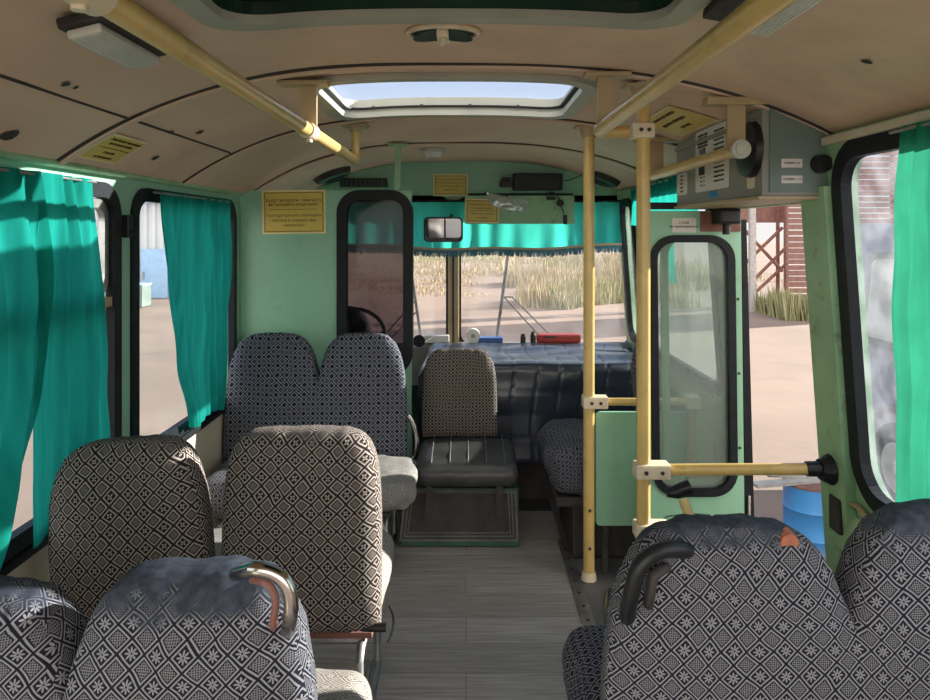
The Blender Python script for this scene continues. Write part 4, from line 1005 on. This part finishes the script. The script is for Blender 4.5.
o = B(); box(o, dx1+.025, dx1+.035, DY-.012, DY, .33, .41, .002); box(o, dx1+.006, dx1+.05, DY-.006, DY+.0, .29, .30); obj('edge_latch', o, 'alu', root)
o = B(); 
for z in (1.2, .9, .6, .2): disc(o, (gx1+.012+(1.5-z)*.012, DY-.003, z), (0, 1, 0), .006, .004, 8)
obj('rivet', o, 'dark', root)
o = B(); pts = [Vector(dm(a, b))+Vector((0, -.001, 0)) for a, b in ((.76, .30), (.80, .325), (.9, .335), (.97, .33), (1.0, .29), (1.01, .18))]; tube(o, pts, .003, 6); obj('pressed_rib', o, 'dkgreen', root)
# second folded leaf behind the first
root2 = thing('door_leaf', 'dark edge of the second folded door leaf behind the glazed one', 'door', (1.12, 2.9, -.3))
o = B(); solid_plate(o, [(.80, -.28), (dx1+.0, -.28), (dx1, 1.5), (.80, 1.5)], [rr(.83, dx1-.03, .45, 1.45, .08)], lambda a, b: (a+(1.5-b)*.012, 2.885, b), (0, .02, 0)); obj('panel', o, 'green2', root2)
# header beam above
root = thing('door_header', 'black door mechanism beam just above the folded door leaf', 'door mechanism', (.9, 2.8, 1.58))
o = B(); box(o, P(640, 0, 2.86).x, P(722, 0, 2.86).x, 2.84, 2.875, 1.562, 1.59, .003); obj('beam', o, 'black', root)
o = B(); box(o, P(716, 0, 2.75).x, 1.06, 2.70, 2.81, 1.50, 1.562, .012); tube(o, [(1.02, 2.75, 1.51), (1.02, 2.75, 1.46)], .015, 12); obj('actuator', o, 'black', root)

BX0, BX1, BY0, BY1, BZ0 = .852, 1.045, 2.02, 2.835, 1.575
root = thing('metal_box', 'large grey sheet metal box with stickers above the door, under the ceiling', 'metal box', (.95, 2.45, BZ0))
o = B(); prof = [(BX0, BZ0), (BX1+.0, BZ0), (BX1, 1.675), (1.03, cz(1.03)-.012), (.98, cz(.98)-.012), (.92, cz(.92)-.012), (BX0, cz(BX0)-.014)]
solid_plate(o, prof, [], lambda a, b: (a, BY0, b), (0, BY1-BY0, 0)); obj('body', o, 'grey', root)
o = B(); solid_plate(o, [(a if a > .86 else .872, b if b > 1.58 else 1.585) for a, b in prof], [], lambda a, b: (a, BY0-.0015, b), (0, -.003, 0)); obj('end_plate', o, 'grey2', root)['label'] = 'greenish end plate'
o = B(); box(o, BX0-.012, BX1, BY0-.004, BY1, BZ0-.012, BZ0-.001, .002); obj('bottom_lip', o, 'tan', root)
o = B(); box(o, BX0-.010, BX0-.0005, BY0+.05, BY1, cz(BX0)-.05, cz(BX0)-.035, .003); obj('top_lip', o, 'grey', root)
# stickers on the aisle side (reads along -Y)
def boxlabel(ya, yb, za, zb, m='paper'):
    o = B(); solid_plate(o, rr(min(ya, yb), max(ya, yb), za, zb, .012), [], lambda a, b: (BX0-.0005, a, b), (-.0015, 0, 0)); return obj('label_sheet', o, m, root)
s = boxlabel(2.27, 2.60, 1.615, 1.835)
def bt(txt, y, z, sz, par, m='ink'): text(txt, sz, basis((BX0-.0028, y, z), (0, -1, 0), (0, 0, 1)), m, par)
for i in range(5): bt('ОБРАБОТКА САЛОНА', 2.52, 1.817-i*.010, .0095, s)
bt('150Ж', 2.525, 1.758, .030, s)
for i in range(12): bt('инструкция по мерам', 2.36, 1.815-i*.0155, .009, s)
for i in range(3): bt('№ 1   2   3', 2.52, 1.665-i*.014, .010, s)
o = B(); box(o, BX0-.0036, BX0-.0022, 2.50, 2.56, 1.675, 1.705); box(o, BX0-.0036, BX0-.0022, 2.50, 2.56, 1.712, 1.735); obj('printed_block', o, 'ink', s)
s = boxlabel(2.70, 2.83, 1.615, 1.70)
for i in range(5): bt('срок до', 2.765, 1.69-i*.015, .010, s, 'rust')
boxlabel(2.38, 2.46, 1.590, 1.610, 'bluelabel')
s = boxlabel(2.07, 2.125, 1.60, 1.68, 'cream')
for (za, zb, tx) in ((1.655, 1.680, 'ЗАЯВКА 24'), (1.610, 1.632, 'СЕРВИС 112')):
    o = B(); box(o, .905, .965, BY0-.0065, BY0-.005, za, zb); s = obj('label_sheet', o, 'paper', root)
    text(tx, .009, basis((.935, BY0-.007, (za+zb)/2), (1, 0, 0), (0, 0, 1)), 'ink', s)
o = B(); tube(o, [(BX0-.001, 2.09, 1.715), (BX0-.02, 2.09, 1.715), (BX0-.03, 2.09, 1.715)], [.085, .08, .045], 28); obj('round_fan', o, 'black', root, smooth=True)
o = B(); disc(o, (BX0-.0305, 2.09, 1.715), (-1, 0, 0), .02, .004, 12); obj('fan_hub', o, 'steel', root)
o = B(); disc(o, (1.015, BY0-.005, 1.665), (0, -1, 0), .028, .03, 20, .024); obj('side_knob', o, 'black', root, smooth=True)

# ------------------------------------------------------------ wipers outside
def wiper(label, pts, d, side_):
    root = thing('windshield_wiper', label, 'wiper', P(*pts[0], d), 'windshield wipers')
    o = B(); tube(o, [P(*pts[0], d), P(*pts[1], d)], .011, 8); obj('blade', o, 'dark', root)
    o = B()
    for a, b in side_: tube(o, [P(*a, d+.03), P(*b, d+.03)], .006, 6)
    obj('arm', o, 'dark', root)
wiper('windshield wiper parked right of the centre post with two thin arms', [(496, 344), (508, 255)], 4.92, [((504, 297), (545, 342)), ((512, 297), (557, 342)), ((504, 297), (513, 297))])
wiper('windshield wiper left of the centre post beside the partition window', [(422, 344), (410, 262)], 4.92, [((418, 310), (385, 345)), ((416, 300), (380, 340))])

# ------------------------------------------------------------ outside
GZ = -.75
o = B(); n = 90
vs = [[o.verts.new(((i/n-.5)*170, -30+j/n*170, GZ+.10*nz((i/n-.5)*40, j/n*40, 0, .9)*(1 if (abs(i/n-.5)*170 > 4) else .2))) for j in range(n+1)] for i in range(n+1)]
for i in range(n):
    for j in range(n): o.faces.new((vs[i][j], vs[i+1][j], vs[i+1][j+1], vs[i][j+1]))
g = obj('ground', o, 'ground', smooth=True); struct(g, 'pale sandy ground outside the bus', 'ground')
def grass(name, label, areas, m, hh, n, seed):
    random.seed(seed); o = B()
    for q in range(n):
        ar = random.choice(areas); x = random.uniform(ar[0], ar[1]); y = random.uniform(ar[2], ar[3])
        cl = nz(x, y, seed, .35)
        if cl < -.12: continue
        h = hh*(.4+.9*random.random())*(.7+cl)*ar[4]; a = random.uniform(0, PI); w = .035; le = random.uniform(-.25, .25)*h
        dx, dy = math.cos(a)*w, math.sin(a)*w; z = GZ-.02
        v = [o.verts.new((x-dx, y-dy, z)), o.verts.new((x+dx, y+dy, z)), o.verts.new((x+dx*.5+le*.5, y+dy*.5, z+h*.6)), o.verts.new((x-dx*.5+le*.5, y-dy*.5, z+h*.6)), o.verts.new((x+le, y+le*.4, z+h))]
        o.faces.new(v[:4]); o.faces.new((v[3], v[2], v[4]))
    tag(obj(name, o, m, recalc=False), label, 'grass', kind='stuff')
grass('dry_grass', 'tall dry straw grass beyond the windshield on the right', [(1.6, 7, 20.5, 32, 1.0), (2, 14, 30, 60, .9), (-12, 2, 30, 70, .35), (-12, 1, 24, 45, .18)], 'grass', .8, 30000, 3)
grass('green_grass', 'yellow green weeds mixed into the straw grass and along the fence', [(2.4, 6, 20, 24, .75), (8.0, 9.6, 17.5, 21, .9), (9.5, 14, 18.6, 19.8, .55), (4, 12, 26, 50, .7), (-6, 3, 50, 70, .5)], 'grass2', .85, 14000, 5)
# slat fence
fy = 20.0
root = thing('slat_fence', 'red brown fence of horizontal slats seen through the open door', 'fence', (11.5, fy, GZ))
o = B(); random.seed(5); z = GZ+.12
while z < 4.6:
    h = .13+.02*random.random(); box(o, 9.12, 16, fy+random.uniform(-.01, .01), fy+.03, z, z+h, 0); z += h+.012+.028*random.random()
obj('slats', o, 'brick', root)
for x in (9.15, 10.35, 12.2, 14.2, 15.9):
    o = B(); box(o, x-.05, x+.05, fy+.035, fy+.12, GZ-.1, 4.6); obj('post', o, 'rust', root)
# bracing rack
root = thing('steel_rack', 'rusty steel frame with crossed braces left of the slat fence', 'frame', (8.6, 21, GZ))
for x in (7.95, 8.6, 9.3):
    o = B(); box(o, x-.04, x+.04, 20.9, 20.98, GZ-.1, 3.5); obj('post', o, 'rust', root)
o = B(); box(o, 7.9, 9.5, 20.98, 21.03, 1.75, 3.3); obj('red_sheet', o, 'brick', root)
for (a, b) in (((7.95, .2), (9.4, 1.6)), ((7.95, 1.9), (9.4, .3)), ((8.2, -.3), (9.6, 1.1)), ((8.3, -.6), (9.6, .6))):
    o = B(); tube(o, [(a[0], 20.86, a[1]), (b[0], 20.86, b[1])], .05, 8); obj('brace', o, 'rust', root)
o = B(); box(o, 7.86, 8.02, 19.4, 19.55, GZ-.1, 3.2, .01); tag(obj('grey_post', o, 'wood'), 'weathered grey post at the left edge of the door opening view', 'post')
# white van
root = thing('parked_van', 'dusty white van parked outside the right window', 'van', (4.3, 4.2, GZ))
o = B(); prof = [(.35, .55), (.35, 1.15), (.42, 1.25), (.62, 2.15), (.75, 2.25), (5.3, 2.3), (5.45, 2.2), (5.5, .45), (5.3, .40), (1.9, .40)]
prof = [(1.0+a, GZ+b) for a, b in prof]
X = 3.42
solid_plate(o, prof, [], lambda a, b: (X+.10*max(0, (b-GZ-1.1)), a, b), (1.8, 0, 0)); 
obj('body', o, 'vanwhite', root)
for (ya, yb) in ((1.9, 3.1), (3.2, 4.55), (4.65, 6.1)):
    o = B(); mv = lambda a, b: (X+.10*max(0, (b-GZ-1.1))-.004, a, b)
    solid_plate(o, rr(ya, yb, GZ+1.28, GZ+2.05, .1), [rr(ya+.05, yb-.05, GZ+1.33, GZ+2.0, .07)], mv, (-.012, 0, 0)); f = obj('window_frame', o, 'grey', root)
    o = B(); solid_plate(o, rr(ya+.05, yb-.05, GZ+1.33, GZ+2.0, .07), [], mv, (-.004, 0, 0)); obj('pane', o, 'greyrim', f)
for y in (2.35, 5.55):
    o = B(); disc(o, (X-.01, y, GZ+.35), (1, 0, 0), .35, .22, 32); w = obj('wheel', o, 'tyre', root, smooth=True)
    o = B(); disc(o, (X-.02, y, GZ+.35), (1, 0, 0), .20, .009, 28); disc(o, (X-.05, y, GZ+.35), (1, 0, 0), .06, .029, 18); obj('hub', o, 'greyrim', w, smooth=True)
    o = B(); tube(o, [(X-.015, y+.44*math.cos(a*PI/16), GZ+.38+.44*math.sin(a*PI/16)) for a in range(-1, 18)], .025, 8); obj('wheel_arch', o, 'grey', root, smooth=True)
# drum and boards
root = thing('steel_drum', 'blue and rusty drum standing outside the door', 'drum', (2.28, 4.75, GZ))
o = B(); tube(o, [(2.33, 4.75, GZ+z) for z in (0, .01, .18, .19, .2, .36, .37, .38, .52)], [.16, .17, .17, .178, .17, .17, .178, .17, .17], 28); obj('body', o, 'drum', root, smooth=True)
o = B(); disc(o, (2.33, 4.75, GZ+.521), (0, 0, 1), .172, .012, 28); obj('lid', o, 'rust', root)
o = B()
for i, (dx, a) in enumerate(((-.1, 12), (.05, -5), (.02, 20))): box(o, 2.0+dx, 2.52+dx, 4.66+.07*i, 4.74+.07*i, GZ+.536+.022*i, GZ+.556+.022*i, 0, RZ(a))
tag(obj('board_stack', o, 'wood'), 'grey weathered boards lying on top of the blue drum', 'boards')
# left yard
root = thing('metal_shed', 'pale corrugated metal shed across the yard seen through the left window', 'shed', (-13, 24, GZ))
o = B(); x = -17.0; pts = []
while x < -8.2:
    pts.append((x, 23.6)); pts.append((x+.10, 23.6)); pts.append((x+.14, 23.68)); pts.append((x+.24, 23.68)); x += .28
for i in range(len(pts)-1):
    a, b = pts[i], pts[i+1]; v = [o.verts.new((a[0], a[1], GZ)), o.verts.new((b[0], b[1], GZ)), o.verts.new((b[0], b[1], 2.45)), o.verts.new((a[0], a[1], 2.45))]; o.faces.new(v)
bmesh.ops.remove_doubles(o, verts=o.verts, dist=1e-5); bmesh.ops.solidify(o, geom=o.faces, thickness=.02); obj('wall', o, 'shed', root)
o = B(); box(o, -17.1, -8.1, 23.5, 26.5, 2.45, 2.62); obj('roof', o, 'bluedoor', root)
o = B(); box(o, -17, -8.25, 23.8, 26.4, GZ, 2.44); obj('core', o, 'shed', root)
for (a, b) in ((-10.9, -10.0), (-12.6, -11.9)):
    o = B(); box(o, a, b, 23.50, 23.58, GZ, .9, .01); d_ = obj('door', o, 'bluedoor', root)
    o = B(); box(o, a+.08, a+.13, 23.46, 23.5, -.1, .15); obj('handle', o, 'steel', d_)
o = B(); box(o, -11.75, -11.0, 21.3, 22.1, GZ, .62, .05); root = tag(obj('white_tank', o, 'white'), 'white plastic tank standing in front of the shed', 'tank')
o = B()
for zz in (-.4, 0, .35): box(o, -11.77, -10.98, 21.28, 22.12, zz, zz+.03)
obj('cage_band', o, 'steel', root)
o = B(); tube(o, [(-10.65, 21.4, GZ), (-10.65, 21.4, .18)], .29, 20); root = tag(obj('grey_barrel', o, 'grey'), 'grey barrel in the yard between white tank and dark crate', 'barrel')
o = B(); tube(o, [(-10.65, 21.4, .181), (-10.65, 21.4, .20)], .295, 20); obj('lid', o, 'dark', root)
o = B(); box(o, -10.2, -9.55, 20.7, 21.3, GZ, -.12, .02); root = tag(obj('dark_crate', o, 'grey2'), 'low dark crate in the yard beside the curtain edge', 'crate')
o = B(); box(o, -10.22, -9.53, 20.68, 21.32, -.12, -.07, .01); obj('lid', o, 'bluedoor', root)
o = B(); box(o, -15.5, -12.6, 18.5, 20.3, GZ+.35, 1.3, .15); root = tag(obj('blue_trailer', o, 'bluedoor'), 'pale blue trailer in the yard behind the left curtains', 'trailer')
for x in (-15.0, -13.2):
    o = B(); disc(o, (x, 18.42, GZ+.35), (0, 1, 0), .35, .2, 24); obj('wheel', o, 'tyre', root)

# ------------------------------------------------------------ light
w = bpy.data.worlds.new('sky'); SC.world = w; w.use_nodes = True; nt = w.node_tree; nt.nodes.clear(); L = nt.links.new
out = nt.nodes.new('ShaderNodeOutputWorld'); bg = nt.nodes.new('ShaderNodeBackground')
tc = nt.nodes.new('ShaderNodeTexCoord'); sp = nt.nodes.new('ShaderNodeSeparateXYZ'); L(tc.outputs['Generated'], sp.inputs[0])
rp = nt.nodes.new('ShaderNodeValToRGB'); e = rp.color_ramp.elements
e[0].position = 0; e[0].color = (.95, .93, .90, 1); e[1].position = .6; e[1].color = (.33, .52, .95, 1)
q = e.new(.12); q.color = (.75, .85, 1.0, 1)
L(sp.outputs[2], rp.inputs['Fac']); L(rp.outputs['Color'], bg.inputs['Color']); bg.inputs['Strength'].default_value = 1.0
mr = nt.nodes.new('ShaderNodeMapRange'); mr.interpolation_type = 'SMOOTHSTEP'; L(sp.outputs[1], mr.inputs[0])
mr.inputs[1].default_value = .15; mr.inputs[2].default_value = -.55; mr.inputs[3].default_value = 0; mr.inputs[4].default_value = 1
cm = nt.nodes.new('ShaderNodeMixRGB'); cm.inputs['Color2'].default_value = (3.1, 2.95, 2.75, 1); L(mr.outputs[0], cm.inputs['Fac']); L(rp.outputs['Color'], cm.inputs['Color1']); L(cm.outputs['Color'], bg.inputs['Color'])  # brighter warm sky added behind the camera, out of view, to light the interior
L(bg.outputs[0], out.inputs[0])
sd = bpy.data.lights.new('sun', 'SUN'); sd.energy = 18.0; sd.angle = math.radians(.6); sd.color = (1, .93, .82)
so = bpy.data.objects.new('sun', sd); COL.objects.link(so)
sdir = Vector((1, .40, .37)).normalized()
so.rotation_euler = sdir.to_track_quat('Z', 'Y').to_euler(); so.location = (8, 3, 6)

# ------------------------------------------------------------ camera
cd = bpy.data.cameras.new('camera'); cam = bpy.data.objects.new('camera', cd); COL.objects.link(cam)
cam.location = (0, 0, EYE); cam.rotation_euler = (PI/2, 0, 0)
cd.sensor_width = 36; cd.lens = 36*F/930; cd.shift_x = (465-466)/930; cd.shift_y = -(350-232)/930; cd.clip_start = .02; cd.clip_end = 400
SC.camera = cam
vs = SC.view_settings; vs.view_transform = 'Standard'; vs.look = 'None'; vs.gamma = 1; vs.exposure = 0; vs.use_curve_mapping = False
SC.cycles.max_bounces = 10; SC.cycles.transparent_max_bounces = 16; SC.cycles.diffuse_bounces = 6
